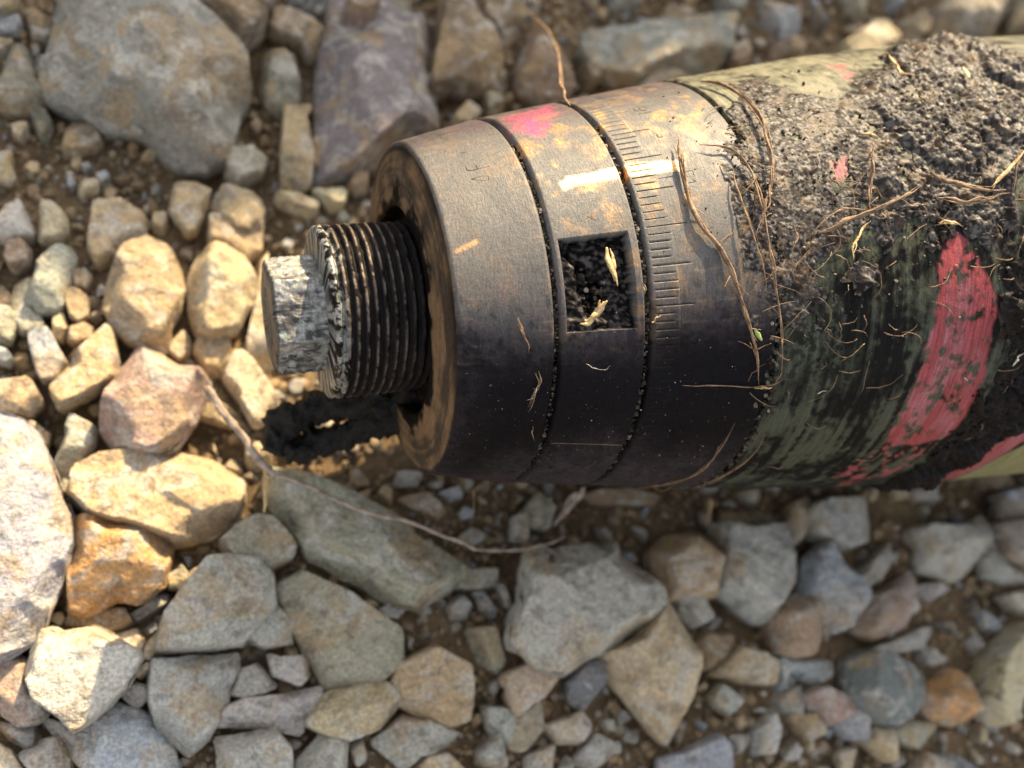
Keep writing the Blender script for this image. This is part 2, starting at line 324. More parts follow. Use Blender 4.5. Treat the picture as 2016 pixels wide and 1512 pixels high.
def slot(u, t):
    i = (u > su0 - 1e-6) & (u < su1 + 1e-6) & (t > st0 - 1e-6) & (t < st1 + 1e-6)
    a = (u - su0) / (su1 - su0); b = (t - st0) / (st1 - st0); ab = np.c_[a, b]
    n = fbm(np.c_[u * .5, t * 20, t * 0], 4, 41) - .5; n_ = fbm(np.c_[u * 1.4, t * 55, t * 0], 3, 42) - .5
    deep = sstep(-.05, .05, poly_sd(ab, [(.13, .10), (.50, .42), (.66, .62), (.42, .80), (.30, .48)]) + n * .12)
    left = sstep(.05, -.10, a - .12 - .30 * b + n * .2); low = sstep(.84, .95, b + n * .1)
    d = 2.6 + n * 1.3 + n_ * .35 + 2.6 * deep - 1.5 * left * (1 - deep) - 1.3 * low
    d = np.clip(d, .5, 6)
    return np.where(i, d, 0), i
V, F, U, T = lathe(np.array(pr), th, lambda u, t: (fbm(np.c_[u * .25, np.cos(t) * 5, np.sin(t) * 5], 3, 35) - .5) * .15 - slot(u, t)[0])
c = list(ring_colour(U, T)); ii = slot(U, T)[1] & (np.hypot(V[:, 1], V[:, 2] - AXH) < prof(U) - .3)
sn = fbm(np.c_[U * 1.5, T * 60, T * 0], 4, 43); c[0] = np.where(ii[:, None], lerp(np.tile(NEAR_BLACK * .9, (len(U), 1)), np.array([.06, .052, .046]), sstep(.46, .70, sn)), c[0]); c[1] = np.where(ii, .5, c[1]); c[2] = np.where(ii, 0, c[2])
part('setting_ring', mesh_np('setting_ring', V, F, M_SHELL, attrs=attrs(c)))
# graduated ring: every graduation is cut into the metal
ta, tb = px_shell(1240, 205)[1], px_shell(1290, 905)[1]; pitch = 1.98
ticks = np.arange(math.degrees(ta), math.degrees(tb), pitch); w_ = .12
tlen = np.where(np.arange(len(ticks)) % 5 == 2, 7.0, 4.0) - np.abs(np.sin(np.arange(len(ticks)) * 12.9898)) * .9; tdep = .16
te = np.r_[ticks - w_ - .05, ticks - w_, ticks + w_, ticks + w_ + .05]
u0 = G2 + 1.2; us = np.unique(np.r_[np.arange(G2 + .8, gend - .7, .4), u0 - .05, u0, u0 + 4.0, u0 + 4.05, u0 + 7.0, u0 + 7.05])
pr = [(G2 + .55, 26.), (G2 + .55, prof(G2) - 2.2), (G2 + .58, prof(G2) - .3), (G2 + .7, prof(G2) + .05)] + [(u, prof(u)) for u in us] + [(gend - .6, prof(gend) - .1), (gend - .5, prof(gend) - .5), (gend - .45, prof(gend) - 1.8), (gend - .45, 28.)]
th = theta_grid(.5, te)
def cut(u, t):
    td = np.degrees(t); k = np.clip(np.round((td - ticks[0]) / pitch).astype(int), 0, len(ticks) - 1)
    return (np.abs(td - ticks[k]) < w_ + .01) & (u > u0 - .001) & (u < u0 + tlen[k] + .001)
V, F, U, T = lathe(np.array(pr), th, lambda u, t: (fbm(np.c_[u * .25, np.cos(t) * 5, np.sin(t) * 5], 3, 37) - .5) * .15 - tdep * cut(u, t))
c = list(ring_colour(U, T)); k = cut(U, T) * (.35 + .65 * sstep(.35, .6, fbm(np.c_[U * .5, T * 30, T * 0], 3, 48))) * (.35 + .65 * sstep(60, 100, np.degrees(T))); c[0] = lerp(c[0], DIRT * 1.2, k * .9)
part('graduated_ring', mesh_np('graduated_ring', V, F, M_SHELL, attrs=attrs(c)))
# painted body
red_px = [(1880, 462), (1905, 478), (1930, 526), (1961, 583), (1953, 659), (1930, 754), (1896, 822), (1862, 858), (1800, 876), (1742, 872), (1771, 823), (1794, 773), (1820, 701), (1839, 621), (1843, 518)]
redline_px = [(2040, 816), (1960, 876), (1880, 922), (1800, 950), (1830, 956), (1900, 932), (1970, 896), (2040, 848)]
us = np.r_[np.arange(gend + .5, 118, .27), np.arange(118, 200, 3), np.arange(200, 401, 20)]
pr = [(gend + .45, 30.), (gend + .45, prof(gend) - 1.6), (gend + .47, prof(gend) - .3)] + [(u, prof(u)) for u in us] + [(402, 51.5), (402, 0.01)]
th = theta_grid(.33)
def mudmap(U, T):
    P = np.c_[U, T * 42.0]
    m1 = poly_sd(P, flat(uth([(1425, 172), (1500, 140), (1545, 190), (1640, 190), (1720, 150), (1745, 96), (2010, 90), (2030, 300), (2000, 470), (1950, 490), (1880, 455), (1790, 462), (1690, 478), (1610, 545), (1560, 650), (1500, 640), (1465, 520), (1440, 420), (1425, 300)])))
    m2 = poly_sd(P, flat(uth([(1975, 470), (2040, 440), (2040, 818), (1960, 878), (1880, 922), (1790, 950), (1700, 962), (1790, 915), (1862, 865), (1905, 822), (1940, 754), (1962, 660), (1968, 585)])))
    far = np.where(T < math.radians(168), (sstep(108, 114, U) - .5) * 12, -9)
    n = fbm(np.c_[P * .22, np.zeros(len(P))], 5, 51) - .5; n2 = fbm(np.c_[P * 2.1, np.zeros(len(P))], 4, 52); n3 = fbm(np.c_[P * .35, np.zeros(len(P))], 4, 54)
    m3 = poly_sd(P, flat(uth([(1500, 600), (1590, 540), (1700, 480), (1860, 445), (1845, 520), (1770, 560), (1700, 625), (1640, 655), (1550, 680)]))) - 3.5 + (fbm(np.c_[P * .45, np.full(len(P), 8.)], 4, 56) - .5) * 26
    m3 = np.minimum(m3, 1.2)
    keep = np.maximum.reduce([poly_sd(P, flat(uth([(1632, 310), (1668, 306), (1672, 348), (1650, 356)]))), poly_sd(P, flat(uth([(1622, 126), (1660, 122), (1696, 152), (1672, 162)]))), poly_sd(P, flat(uth([(2050, 806), (1960, 872), (1880, 917), (1795, 948), (1830, 962), (2050, 940)]))) - .3])
    sdv = np.minimum(np.maximum.reduce([m1, m2, far, m3]) + n * 9, -keep + .4 + n * 3)
    thk = sstep(1640, 1800, project(np.c_[U, prof(U) * np.cos(T), AXH + prof(U) * np.sin(T)])[0]) * .75 + .25 + .5 * sstep(112, 128, np.degrees(T))
    thick = sstep(-.6, 3.0, sdv) * (.10 + 1.15 * n3 * thk) + sstep(-.3, 1.2, sdv) * ((n2 - .5) * (.18 + .4 * thk) + (n3 - .5) * 1.5 * thk)
    clod = sstep(.52, .68, fbm(np.c_[P * .20, np.full(len(P), 6.)], 3, 59)) * (sstep(104, 122, np.degrees(T)) * .9 + sstep(.35, .75, thk) * .5); crack = np.abs(fbm(np.c_[P * .28, np.full(len(P), 2.)], 4, 60) - .5); thick = thick + sstep(.5, 3.5, sdv) * clod * 1.5 - sstep(.035, .0, crack) * .55 * thk
    holes = sstep(.64, .72, fbm(np.c_[P[:, 0] * 1.0, P[:, 1] * .75, np.full(len(P), 3.)], 4, 53)); thick = thick - holes * .5 * thk
    return np.where(sdv > -.6, thick, -1), sdv, n2, m2
def body_colour(U, T):
    n = len(U); P = np.c_[U, T * 42.0]; z = np.zeros(n)
    brush = fbm(np.c_[P[:, 0] * .9, P[:, 1] * .06, z], 2, 61); big = fbm(np.c_[P * .12, z], 4, 62); spk = fbm(np.c_[P * .9, z], 4, 63)
    col = lerp(np.tile(np.array([.008, .0075, .0072]), (n, 1)), np.array([.052, .058, .038]), sstep(.41, .60, brush * .3 + big * .45 + spk * .28))
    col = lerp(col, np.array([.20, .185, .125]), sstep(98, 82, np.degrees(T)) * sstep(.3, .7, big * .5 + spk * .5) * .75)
    fr = mask(U, T, [(1545, 640), (1600, 560), (1690, 470), (1720, 700), (1700, 800), (1520, 760)], 5, 4, 4, .2); col = lerp(col, NEAR_BLACK * 1.3, fr * sstep(.4, .62, spk) * .8)
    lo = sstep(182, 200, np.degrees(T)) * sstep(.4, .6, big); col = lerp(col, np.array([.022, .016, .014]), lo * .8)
    rd = mask(U, T, red_px, .5, 1.2, 65, .4); chip = fbm(np.c_[P * .35, z + 4], 5, 64, .62); wear = sstep(.60, .50, brush * .22 + spk * .33 + chip * .45) * sstep(176, 160, np.degrees(T) + (chip - .5) * 30); 
    low = mask(U, T, [(1742, 872), (1860, 860), (1800, 905), (1700, 950), (1640, 958), (1650, 930)], 1.5, 3, 70, .4) * sstep(.52, .60, chip * .6 + spk * .4); rd = np.maximum(np.maximum(rd * wear, low * .8), mask(U, T, redline_px, .3, .3, 66, .5))
    rd = np.maximum(rd, .8 * mask(U, T, [(1630, 128), (1660, 126), (1690, 152), (1672, 158)], .6, 1.6, 67, .8) * sstep(.4, .5, spk)); rd = np.maximum(rd, .8 * mask(U, T, [(1635, 312), (1665, 310), (1668, 345), (1648, 352)], .8, 1.6, 68, .8))
    col = lerp(col, np.array([.26, .046, .05]), rd); col = lerp(col, np.array([.30, .11, .125]), rd * sstep(.42, .62, big * .5 + brush * .5) * .75)
    gl = mask(U, T, [(2060, 850), (1970, 898), (1900, 934), (1850, 952), (1900, 960), (2060, 930)], .3, .3, 69, .5); col = lerp(col, np.array([.20, .195, .09]), gl * (1 - rd))
    return col, np.full(n, .56) + (spk - .5) * .25, np.full(n, .0)
V, F, U, T = lathe(np.array(pr), th, lambda u, t: (fbm(np.c_[u * .2, np.cos(t) * 6, np.sin(t) * 6], 4, 39) - .5) * .35 + (fbm(np.c_[u * .8, t * 30, t * 0], 3, 61) - .5) * .12)
part('shell_body', mesh_np('shell_body', V, F, M_BODY, attrs=attrs(body_colour(U, T))))
# the mud caked on it: a crust of its own, lumpy and pitted
th2 = np.radians(np.arange(2, 212, .3)); us2 = np.arange(gend - 6, 121, .24)
UU, TT = np.meshgrid(us2, th2, indexing='ij'); k, sdv, n2, m2 = mudmap(UU.ravel(), TT.ravel()); U, T = UU.ravel(), TT.ravel()
fine = fbm(np.c_[U * 2.6, T * 110, T * 0], 3, 55); R = prof(U) + k + (fine - .5) * .22 * (k > 0)
V = np.stack([U, R * np.cos(T), AXH + R * np.sin(T)], -1); F = grid_faces(len(us2), len(th2)); ok = (k > .02)[F].sum(1) >= 3; F = F[ok]
used = np.zeros(len(V), bool); used[F.ravel()] = True; ix = np.cumsum(used) - 1; td = np.degrees(T)
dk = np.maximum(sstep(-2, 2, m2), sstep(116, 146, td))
sp = fbm(np.c_[U * 2.4, T * 100, T * 0 + 7], 2, 58); pit = fbm(np.c_[U * 1.0, T * 31, T * 0 + 3.], 4, 53)
col = lerp(np.tile(np.array([.032, .027, .025]), (len(U), 1)), np.array([.125, .115, .108]), sstep(.50, .72, sp)); col = lerp(col, np.array([.045, .037, .034]), sstep(.44, .28, sp) * .8); col = lerp(col, np.array([.018, .014, .013]), sstep(.57, .65, pit) * .95)
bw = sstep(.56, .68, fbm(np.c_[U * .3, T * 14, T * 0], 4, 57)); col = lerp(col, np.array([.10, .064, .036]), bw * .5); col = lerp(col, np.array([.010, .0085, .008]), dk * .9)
rough = .48 - .14 * sstep(.45, .65, fine)
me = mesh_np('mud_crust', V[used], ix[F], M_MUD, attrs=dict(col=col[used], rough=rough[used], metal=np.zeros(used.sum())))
link('mud_crust', me, kind='stuff', label='grey black pitted mud caked over the back part of the shell', category='mud')
# threaded stub and the hexagonal end
th = theta_grid(.8, lo=-90, hi=269.5); pz = 1.62
def thread(u, t):
    ph = (u / pz + t / (2 * math.pi) + .12 * fbm(np.c_[np.cos(t) * 3, np.sin(t) * 3, u * .2], 2, 69)) % 1.0; v = np.abs(ph - .5) * 2
    fade = sstep(-15.6, -14.2, u); return -(1 - sstep(.12, .75, v)) * .78 * fade * (.55 + .9 * fbm(np.c_[u * .5, np.cos(t) * 4, np.sin(t) * 4], 3, 70)) + (fbm(np.c_[u * 1.2, np.cos(t) * 14, np.sin(t) * 14], 4, 71) - .5) * .55
pr = [(-15.9, .01), (-15.9, 6)] + [(-15.9 + .9 * (1 - math.cos(a)), 13.9 + 1.6 * math.sin(a)) for a in np.linspace(0, 1.4, 7)] + [(u, 15.5) for u in np.arange(-14.9, 14.6, .16)]
V, F, U, T = lathe(np.array(pr), th, lambda u, t: np.where(u > -15.85, thread(u, t), 0))
Xn = np.c_[U * .5, np.cos(T) * 7, np.sin(T) * 7]; nn = fbm(Xn, 4, 72); Xd = V - np.array([0, 0, AXH]); n5 = fbm(Xd * .8, 5, 73, .65); ph = (U / pz + T / (2 * math.pi)) % 1.0; crest = sstep(.55, .95, np.abs(ph - .5) * 2)
col = lerp(np.tile(np.array([.014, .012, .012]), (len(U), 1)), np.array([.17, .135, .11]), crest * sstep(-15.0, -14.3, U) * sstep(.40, .58, nn * .5 + n5 * .5) * sstep(1, -6, U) * .8)
fr = sstep(-13.2, -14.9, U + (nn - .5) * 3); col = lerp(col, np.array([.40, .40, .375]), fr * sstep(.47, .58, n5) * .85); col = lerp(col, np.array([.33, .35, .31]), fr * sstep(.55, .65, nn) * .6)
V[:, 1] += 1.0
part('threaded_stub', mesh_np('threaded_stub', V, F, M_SHELL, attrs=dict(col=col, rough=.42 + .25 * n5, metal=np.clip(crest * .5 + fr * .5, 0, .8))))
th = np.radians(np.arange(0, 360, 1.5)); 
def hexr(u, t):
    a = np.minimum(1, 1 / np.cos(((t + math.radians(12) + math.pi / 6) % (math.pi / 3)) - math.pi / 6) / 1.13)
    return 9.0 * 1 / np.cos(((t + math.radians(12) + math.pi / 6) % (math.pi / 3)) - math.pi / 6)
pr = [(-24.3, .01), (-24.3, 4.0), (-24.6, 5.5), (-24.6, 8.1), (-24.5, 8.5), (-24.25, 8.85)] + [(u, 9.0) for u in np.arange(-24.0, -14.9, .3)]
def hexdr(u, t):
    k = hexr(u, t) - 9.0; rr = np.interp(u, [-24.6, -24.0], [.7, 1.0])
    return k * rr
V, F, U, T = lathe(np.array(pr), th, lambda u, t: np.where(u < -24.55, 0, hexdr(u, t) + (fbm(np.c_[u * .9, np.cos(t) * 6, np.sin(t) * 6], 4, 75) - .5) * .9 + (fbm(np.c_[u * 1.3, np.cos(t) * 14, np.sin(t) * 14], 3, 79) - .5) * .6))
Xm = np.c_[U, 10 * np.cos(T), 10 * np.sin(T)]; n1 = fbm(Xm * .5, 5, 76, .65); n4 = fbm(np.c_[U * .45, Xm[:, 1:] * .8], 5, 77, .6); sc = fbm(np.c_[U * .35, T * 26, T * 0], 4, 78)
w_ = n4 * .6 + sc * .3 + .12 * sstep(118, 60, np.degrees(T) % 360) * 1.0
col = lerp(np.tile(np.array([.055, .052, .052]), (len(U), 1)), np.array([.43, .42, .395]), sstep(.40, .64, w_) * .9); col = lerp(col, np.array([.32, .345, .31]), sstep(.53, .62, n1) * .75)
fr = (U < -24.2) ; col = np.where(fr[:, None], col * .35 + .01, col)
V[:, 1] += 1.0
part('hexagonal_end', mesh_np('hexagonal_end', V, F, M_SHELL, attrs=dict(col=col, rough=.34 + .3 * n1, metal=np.clip(sstep(.45, .56, w_) * .6, 0, 1))))
# ---------------------------------------------------------------- stones traced from the site
# each: region key, outline, height mm, tint, kind, label
TINT = dict(tan=(.42,.315,.19), cream=(.50,.41,.275), grey=(.385,.37,.335), blue=(.315,.335,.36), olive=(.32,.30,.225),
            brown=(.27,.195,.125), purple=(.275,.25,.25), orange=(.50,.29,.11), white=(.46,.43,.375), dark=(.16,.165,.165),
            rust=(.33,.235,.15), pink=(.38,.275,.225), green=(.33,.35,.28))
REG = dict(P=(0,0,1.0), A=(0,0,2.88), B=(600,0,2.88), C=(1250,0,2.63), D=(0,450,2.88), G=(0,950,2.69), H=(600,950,2.69), I=(1250,950,2.632))
STONES = [
('A',[(430,20),(600,-60),(800,-90),(960,20),(1040,100),(1180,220),(1300,330),(1370,430),(1375,540),(1330,640),(1300,780),(1265,880),(1150,905),(1030,895),(920,830),(850,750),(740,700),(600,690),(440,600),(310,540),(275,470),(300,330),(340,190)],26,'grey','boulder','largest grey boulder at the upper left with ochre crust'),
('A',[(140,70),(200,50),(290,120),(370,130),(330,200),(250,270),(190,240),(150,140)],10,'brown','stone','brown notched stone against the left flank of the largest grey boulder'),
('A',[(0,-30),(90,-20),(130,40),(110,110),(0,125),(-60,60)],10,'tan','stone','pale buff stone cut by the top left corner of the view'),
('A',[(0,130),(110,125),(140,170),(100,230),(20,220),(-40,170)],8,'blue','stone','bluish grey stone just under the pale buff stone in the top left corner'),
('A',[(60,310),(160,320),(200,390),(240,470),(275,560),(200,620),(60,630),(0,600),(-60,540),(20,420)],13,'olive','stone','olive grey stone left of the lower tip of the largest grey boulder'),
('A',[(-40,230),(60,240),(95,290),(50,310),(-20,350)],8,'tan','pebble','tan pebble above the olive grey stone at the left edge'),
('A',[(190,640),(260,640),(300,720),(260,810),(220,780),(190,700)],7,'olive','pebble','small upright olive pebble below the olive grey stone at the left'),
('A',[(420,690),(540,750),(580,820),(540,860),(420,890),(365,880),(390,760)],8,'brown','stone','dull brown stone in the soil below the largest grey boulder'),
('A',[(1050,-40),(1280,-50),(1420,60),(1510,140),(1480,200),(1370,290),(1310,310),(1220,240),(1130,120)],17,'brown','stone','long brown wedge stone beside the right shoulder of the largest grey boulder'),
('A',[(1420,-60),(1560,-50),(1580,70),(1500,90),(1430,40)],10,'brown','stone','brown stone at the top edge right of the long brown wedge'),
('A',[(1640,-60),(1870,-60),(1870,120),(1700,100),(1620,60)],9,'dark','stone','dark greenish stone at the top edge left of the purple slab'),
('A',[(1560,95),(1640,100),(1830,180),(1840,250),(1790,340),(1740,330),(1700,270),(1530,200)],12,'tan','stone','square cornered tan stone touching the upper left side of the purple slab'),
('A',[(1500,320),(1570,310),(1640,380),(1700,500),(1690,600),(1600,640),(1520,610),(1480,520)],12,'olive','stone','smooth egg shaped olive tan stone right of the largest grey boulder'),
('A',[(1600,680),(1690,665),(1740,740),(1770,900),(1760,1050),(1690,1075),(1600,1050),(1590,900)],13,'tan','stone','tall narrow tan stone standing along the lower left side of the purple slab'),
('A',[(1770,810),(1810,805),(1840,890),(1830,970),(1770,975),(1755,900)],9,'rust','pebble','small orange tan drop shaped pebble on the lower left edge of the purple slab'),
('A',[(1290,900),(1420,865),(1510,930),(1480,1000),(1340,1070),(1280,1010)],11,'olive','stone','olive stone below the right corner of the largest grey boulder'),
('B',[(165,-60),(380,-60),(560,120),(690,300),(680,430),(720,560),(740,700),(520,790),(400,900),(300,960),(80,1000),(90,420),(130,200)],14,'purple','slab','broad purple grey slab behind the nose of the shell'),
('B',[(180,200),(250,110),(330,100),(390,150),(370,210),(290,260),(200,255)],21,'pink','pebble','pinkish oval pebble lying on the purple grey slab'),
('B',[(275,810),(340,790),(375,840),(360,910),(300,920),(280,880)],19,'tan','pebble','small tan pebble on the bottom of the purple slab by the shell nose'),
('A',[(1570,1120),(1690,1110),(1790,1160),(1800,1200),(1750,1225),(1640,1190),(1560,1150)],11,'cream','pebble','sunlit cream pebble above the threaded stub, left one of two lying together'),
('A',[(1760,1075),(1900,1080),(1960,1120),(1940,1180),(1880,1190),(1800,1120)],12,'cream','pebble','sunlit pointed cream pebble touching the right end of another cream pebble'),
('A',[(1980,1010),(2030,980),(2080,1000),(2080,1070),(2020,1090),(1960,1060)],11,'tan','pebble','blurred tan pebble tucked against the rim of the shell nose'),
('A',[(1210,1150),(1300,1110),(1460,1130),(1495,1190),(1480,1300),(1440,1330),(1300,1330),(1210,1280)],15,'tan','stone','sunlit blocky tan stone left of the two cream pebbles'),
('A',[(990,1060),(1100,1040),(1190,1080),(1160,1230),(1110,1340),(1060,1350),(960,1200)],14,'tan','stone','upright stone half in shade with one bright facet, below the olive stone'),
('A',[(870,1230),(940,1220),(960,1290),(930,1340),(870,1320)],8,'tan','pebble','small sunlit clod left of the upright half shaded stone'),
('A',[(240,1170),(300,1165),(380,1240),(380,1320),(330,1370),(220,1370),(230,1250)],13,'cream','stone','sunlit cream stone with a rounded top in the left middle beside a whitish stone'),
('A',[(0,1290),(60,1180),(110,1150),(160,1230),(200,1320),(190,1350),(60,1370),(0,1360)],11,'white','stone','whitish grey pointed stone at the left edge'),
('A',[(40,1375),(150,1365),(180,1430),(160,1500),(70,1530),(25,1460)],9,'brown','stone','brown stone under the whitish grey pointed stone'),
('A',[(70,720),(150,705),(165,750),(120,790),(80,770)],7,'cream','pebble','small lit clod in the shaded soil at the left'),
('A',[(-30,850),(70,860),(60,930),(85,1000),(50,1040),(-30,1010)],10,'tan','stone','crumbly sunlit clod cut by the left edge above the whitish stone'),
('A',[(390,990),(430,1000),(430,1060),(400,1090),(380,1030)],5,'blue','pebble','tiny grey pebble in the shaded soil, left one of three blue grey chips'),
('A',[(540,1010),(600,990),(625,1020),(570,1055)],5,'blue','pebble','tiny bluish chip in the shaded soil, rightmost of three blue grey chips'),
('A',[(460,950),(510,930),(530,965),(480,990)],5,'blue','pebble','tiny blue grey chip in the shaded soil, uppermost of three'),
('D',[(200,270),(300,150),(400,120),(440,180),(430,260),(390,400),(340,470),(220,470),(150,400)],12,'green','stone','rough grey green stone in the left middle'),
('D',[(80,330),(190,290),(150,410),(220,480),(260,560),(120,600),(60,500)],6,'olive','stone','dull olive flat stone lying under the rough grey green stone'),
('D',[(620,330),(700,180),(840,110),(960,160),(1020,260),(1030,360),(1010,470),(960,560),(975,640),(930,690),(830,680),(720,620),(650,560),(600,450)],20,'tan','stone','large sunlit lumpy tan stone left of the threaded stub with a grey lower corner'),
('D',[(540,-100),(700,-110),(830,-40),(825,80),(690,150),(560,230),(510,120)],9,'tan','stone','flat earthy stone half in shade above the large lumpy tan stone'),
('D',[(1075,290),(1130,180),(1250,130),(1400,200),(1450,290),(1420,420),(1370,520),(1340,590),(1190,630),(1110,570),(1080,450)],19,'tan','stone','sunlit tan stone between the large lumpy tan stone and the hexagonal tip'),
('D',[(1190,-20),(1340,-50),(1480,0),(1470,120),(1400,180),(1250,120),(1190,100)],13,'tan','stone','sunlit tan stone directly above the one beside the hexagonal tip'),
('D',[(1480,200),(1530,190),(1530,420),(1550,700),(1540,860),(1480,880),(1400,800),(1400,640),(1440,450)],9,'cream','stone','long pale stone running down beside the hexagonal tip'),
('D',[(170,600),(240,570),(290,600),(340,700),(380,760),(310,860),(250,880),(210,810),(180,700)],14,'blue','stone','smooth blue grey stone leaning behind a tan wedge at the left'),
('D',[(600,580),(640,620),(670,780),(660,840),(500,950),(350,1030),(305,940),(300,870),(400,780)],18,'tan','stone','sunlit tan wedge stone in front of the leaning blue grey stone'),
('D',[(790,690),(850,690),(1000,790),(1180,890),(1160,950),(1100,1080),(1000,1220),(880,1290),(780,1270),(650,1220),(590,1130),(590,1050),(660,870)],23,'pink','stone','large pinkish tan stone with a sharp right corner at the end of the dry stalk'),
('D',[(960,720),(990,650),(1040,590),(1090,670),(1080,720),(1020,770)],10,'tan','pebble','small lumpy tan pebble wedged above the pinkish tan stone'),
('D',[(1300,740),(1350,700),(1450,800),(1560,960),(1580,1000),(1520,1080),(1440,1130),(1350,960),(1270,850)],14,'cream','stone','long sunlit cream stone slanting down below the hexagonal tip'),
('D',[(1120,640),(1300,650),(1310,720),(1260,830),(1180,830),(1100,720)],10,'tan','stone','dull tan stone left of the slanting cream stone'),
('D',[(-30,870),(130,850),(200,900),(240,980),(180,1050),(60,1080),(-30,1080)],14,'tan','stone','tan stone with a grey left end, above the big blue grey rock'),
('D',[(-40,470),(70,465),(105,500),(90,560),(60,640),(-40,650)],10,'olive','stone','pitted stone with a pale top at the left edge'),
('D',[(-20,670),(40,690),(80,750),(50,770),(-20,750)],8,'blue','pebble','slim bluish pebble at the left edge below the pitted stone'),
('D',[(390,590),(470,540),(530,580),(520,640),(430,670),(385,640)],9,'tan','pebble','tan pebble with a flat top above the sunlit tan wedge stone'),
('D',[(310,520),(360,480),(395,590),(350,640),(300,620)],9,'tan','pebble','narrow tan pebble between the grey green stone and the leaning blue grey stone'),
('D',[(370,400),(430,360),(500,400),(500,500),(450,540),(400,510)],11,'tan','pebble','cream tan pebble right of the rough grey green stone'),
('D',[(410,250),(480,240),(530,300),(500,360),(430,340)],8,'brown','pebble','brown crumbly pebble at the top right of the grey green stone'),
('D',[(400,1060),(450,1090),(540,1140),(540,1230),(480,1300),(440,1380),(320,1440),(310,1330),(370,1180)],15,'green','stone','grey green blade shaped stone standing left of the pinkish tan stone'),
('D',[(110,1110),(200,1100),(290,1170),(270,1260),(210,1210)],7,'brown','stone','brown stone in shade beside the top of the big blue grey rock'),
('D',[(1220,1000),(1290,1020),(1400,1110),(1330,1130),(1240,1110),(1110,1060),(1130,1010)],8,'tan','pebble','flat tan chip just right of the pinkish tan stone under the dry stalk'),
('P',[(-60,815),(0,830),(42,842),(76,870),(104,936),(122,990),(138,1020),(141,1070),(123,1125),(104,1170),(85,1218),(60,1250),(0,1288),(-60,1290),(-110,1050)],30,'blue','boulder','big streaky blue grey rock cut by the left edge'),
('P',[(160,935),(215,905),(340,895),(420,915),(470,950),(472,985),(450,1030),(400,1060),(340,1072),(250,1040),(185,1020),(150,985)],14,'tan','stone','big sunlit lens shaped tan stone right of the big blue grey rock'),
('P',[(125,945),(150,955),(152,985),(148,1000),(120,975)],9,'green','pebble','pale green pebble squeezed left of the lens shaped tan stone'),
('G',[(400,200),(600,205),(720,205),(840,260),(890,350),(890,430),(850,550),(720,640),(620,610),(480,690),(380,670),(380,440),(400,320)],24,'orange','stone','bright orange topped stone below the lens shaped tan stone'),
('G',[(230,810),(310,790),(360,815),(500,790),(600,840),(710,910),(720,950),(640,1090),(480,1240),(400,1285),(330,1210),(220,1140),(170,1000)],26,'white','stone','sunlit whitish stone with a tiny red spot at the lower left'),
('G',[(-20,930),(60,920),(150,960),(170,1100),(240,1210),(190,1260),(100,1270),(20,1220),(-20,1100)],17,'pink','stone','pinkish brown stone on the left of the sunlit whitish stone'),
('G',[(1100,440),(1200,420),(1340,440),(1420,520),(1430,660),(1350,750),(1270,840),(1100,860),(860,870),(900,700),(960,620)],18,'grey','slab','grey brown slab with a straight lower edge in the shell shadow'),
('G',[(1170,310),(1250,240),(1350,190),(1440,200),(1550,320),(1540,400),(1400,470),(1240,430),(1180,360)],15,'olive','stone','dark olive stone with a sunlit upper left edge right of the lens shaped stone'),
('G',[(1290,820),(1440,650),(1510,710),(1540,850),(1400,870)],12,'grey','stone','small triangular grey stone right of the grey brown slab'),
('G',[(830,960),(1000,950),(1240,930),(1240,1010),(1200,1100),(1190,1190),(1100,1330),(1010,1420),(860,1300),(810,1130)],17,'grey','stone','mauve grey stone tapering to a downward point below the grey brown slab'),
('G',[(1420,900),(1480,930),(1610,920),(1630,1020),(1580,1070),(1450,1020)],13,'white','stone','small pale stone with a scooped top under the triangular grey stone'),
('G',[(1215,1120),(1260,1000),(1360,970),(1460,1080),(1380,1120),(1290,1140)],10,'grey','stone','small light grey stone right of the downward pointing mauve grey stone'),
('G',[(1200,1200),(1300,1150),(1500,1130),(1680,1090),(1640,1220),(1560,1330),(1400,1300),(1250,1290),(1160,1290)],11,'grey','stone','broad flat grey stone with a brown left end at the lower left centre'),
('G',[(240,1230),(400,1300),(560,1180),(700,1210),(820,1280),(890,1390),(920,1560),(560,1600),(380,1420)],13,'blue','boulder','big blue grey rock in shade at the bottom left under the whitish stone'),
('G',[(-20,1270),(150,1290),(190,1290),(180,1400),(150,1420),(60,1370)],9,'dark','stone','dark grey wedge under the pinkish brown stone'),
('G',[(110,1440),(220,1370),(340,1340),(380,1420),(370,1530),(220,1560)],10,'grey','stone','dull grey stone left of the big rock at the bottom left'),
('G',[(-40,1370),(60,1430),(140,1540),(-40,1580)],13,'cream','stone','sunlit cream stone in the bottom left corner'),
('G',[(1160,1360),(1260,1350),(1440,1310),(1520,1400),(1530,1560),(1190,1580)],14,'grey','stone','light grey five sided stone at the bottom edge right of the big blue grey rock'),
('G',[(1580,1480),(1700,1340),(1830,1350),(1820,1560),(1600,1570)],13,'grey','stone','pale grey stone at the bottom edge under the leaf shaped stone'),
('G',[(640,1060),(700,1050),(780,1080),(795,1130),(720,1200),(640,1120)],10,'grey','pebble','small smooth grey stone against the lower right side of the whitish stone'),
('G',[(700,690),(850,590),(890,600),(900,640),(740,740)],8,'dark','pebble','dark slate chip below the orange topped stone'),
('G',[(880,480),(960,430),(1000,500),(980,560),(900,560)],14,'cream','pebble','sunlit cream lump at the right side of the orange topped stone'),
('G',[(1000,480),(1100,425),(1040,520),(990,570)],10,'tan','pebble','sunlit tan sliver at the upper left corner of the grey brown slab'),
('G',[(600,820),(730,780),(770,850),(750,920),(700,900)],11,'cream','pebble','sunlit pebble just above the right shoulder of the whitish stone'),
('G',[(770,860),(860,760),(880,770),(840,860),(820,930),(770,930)],10,'cream','pebble','sunlit ragged chip at the left corner of the grey brown slab'),
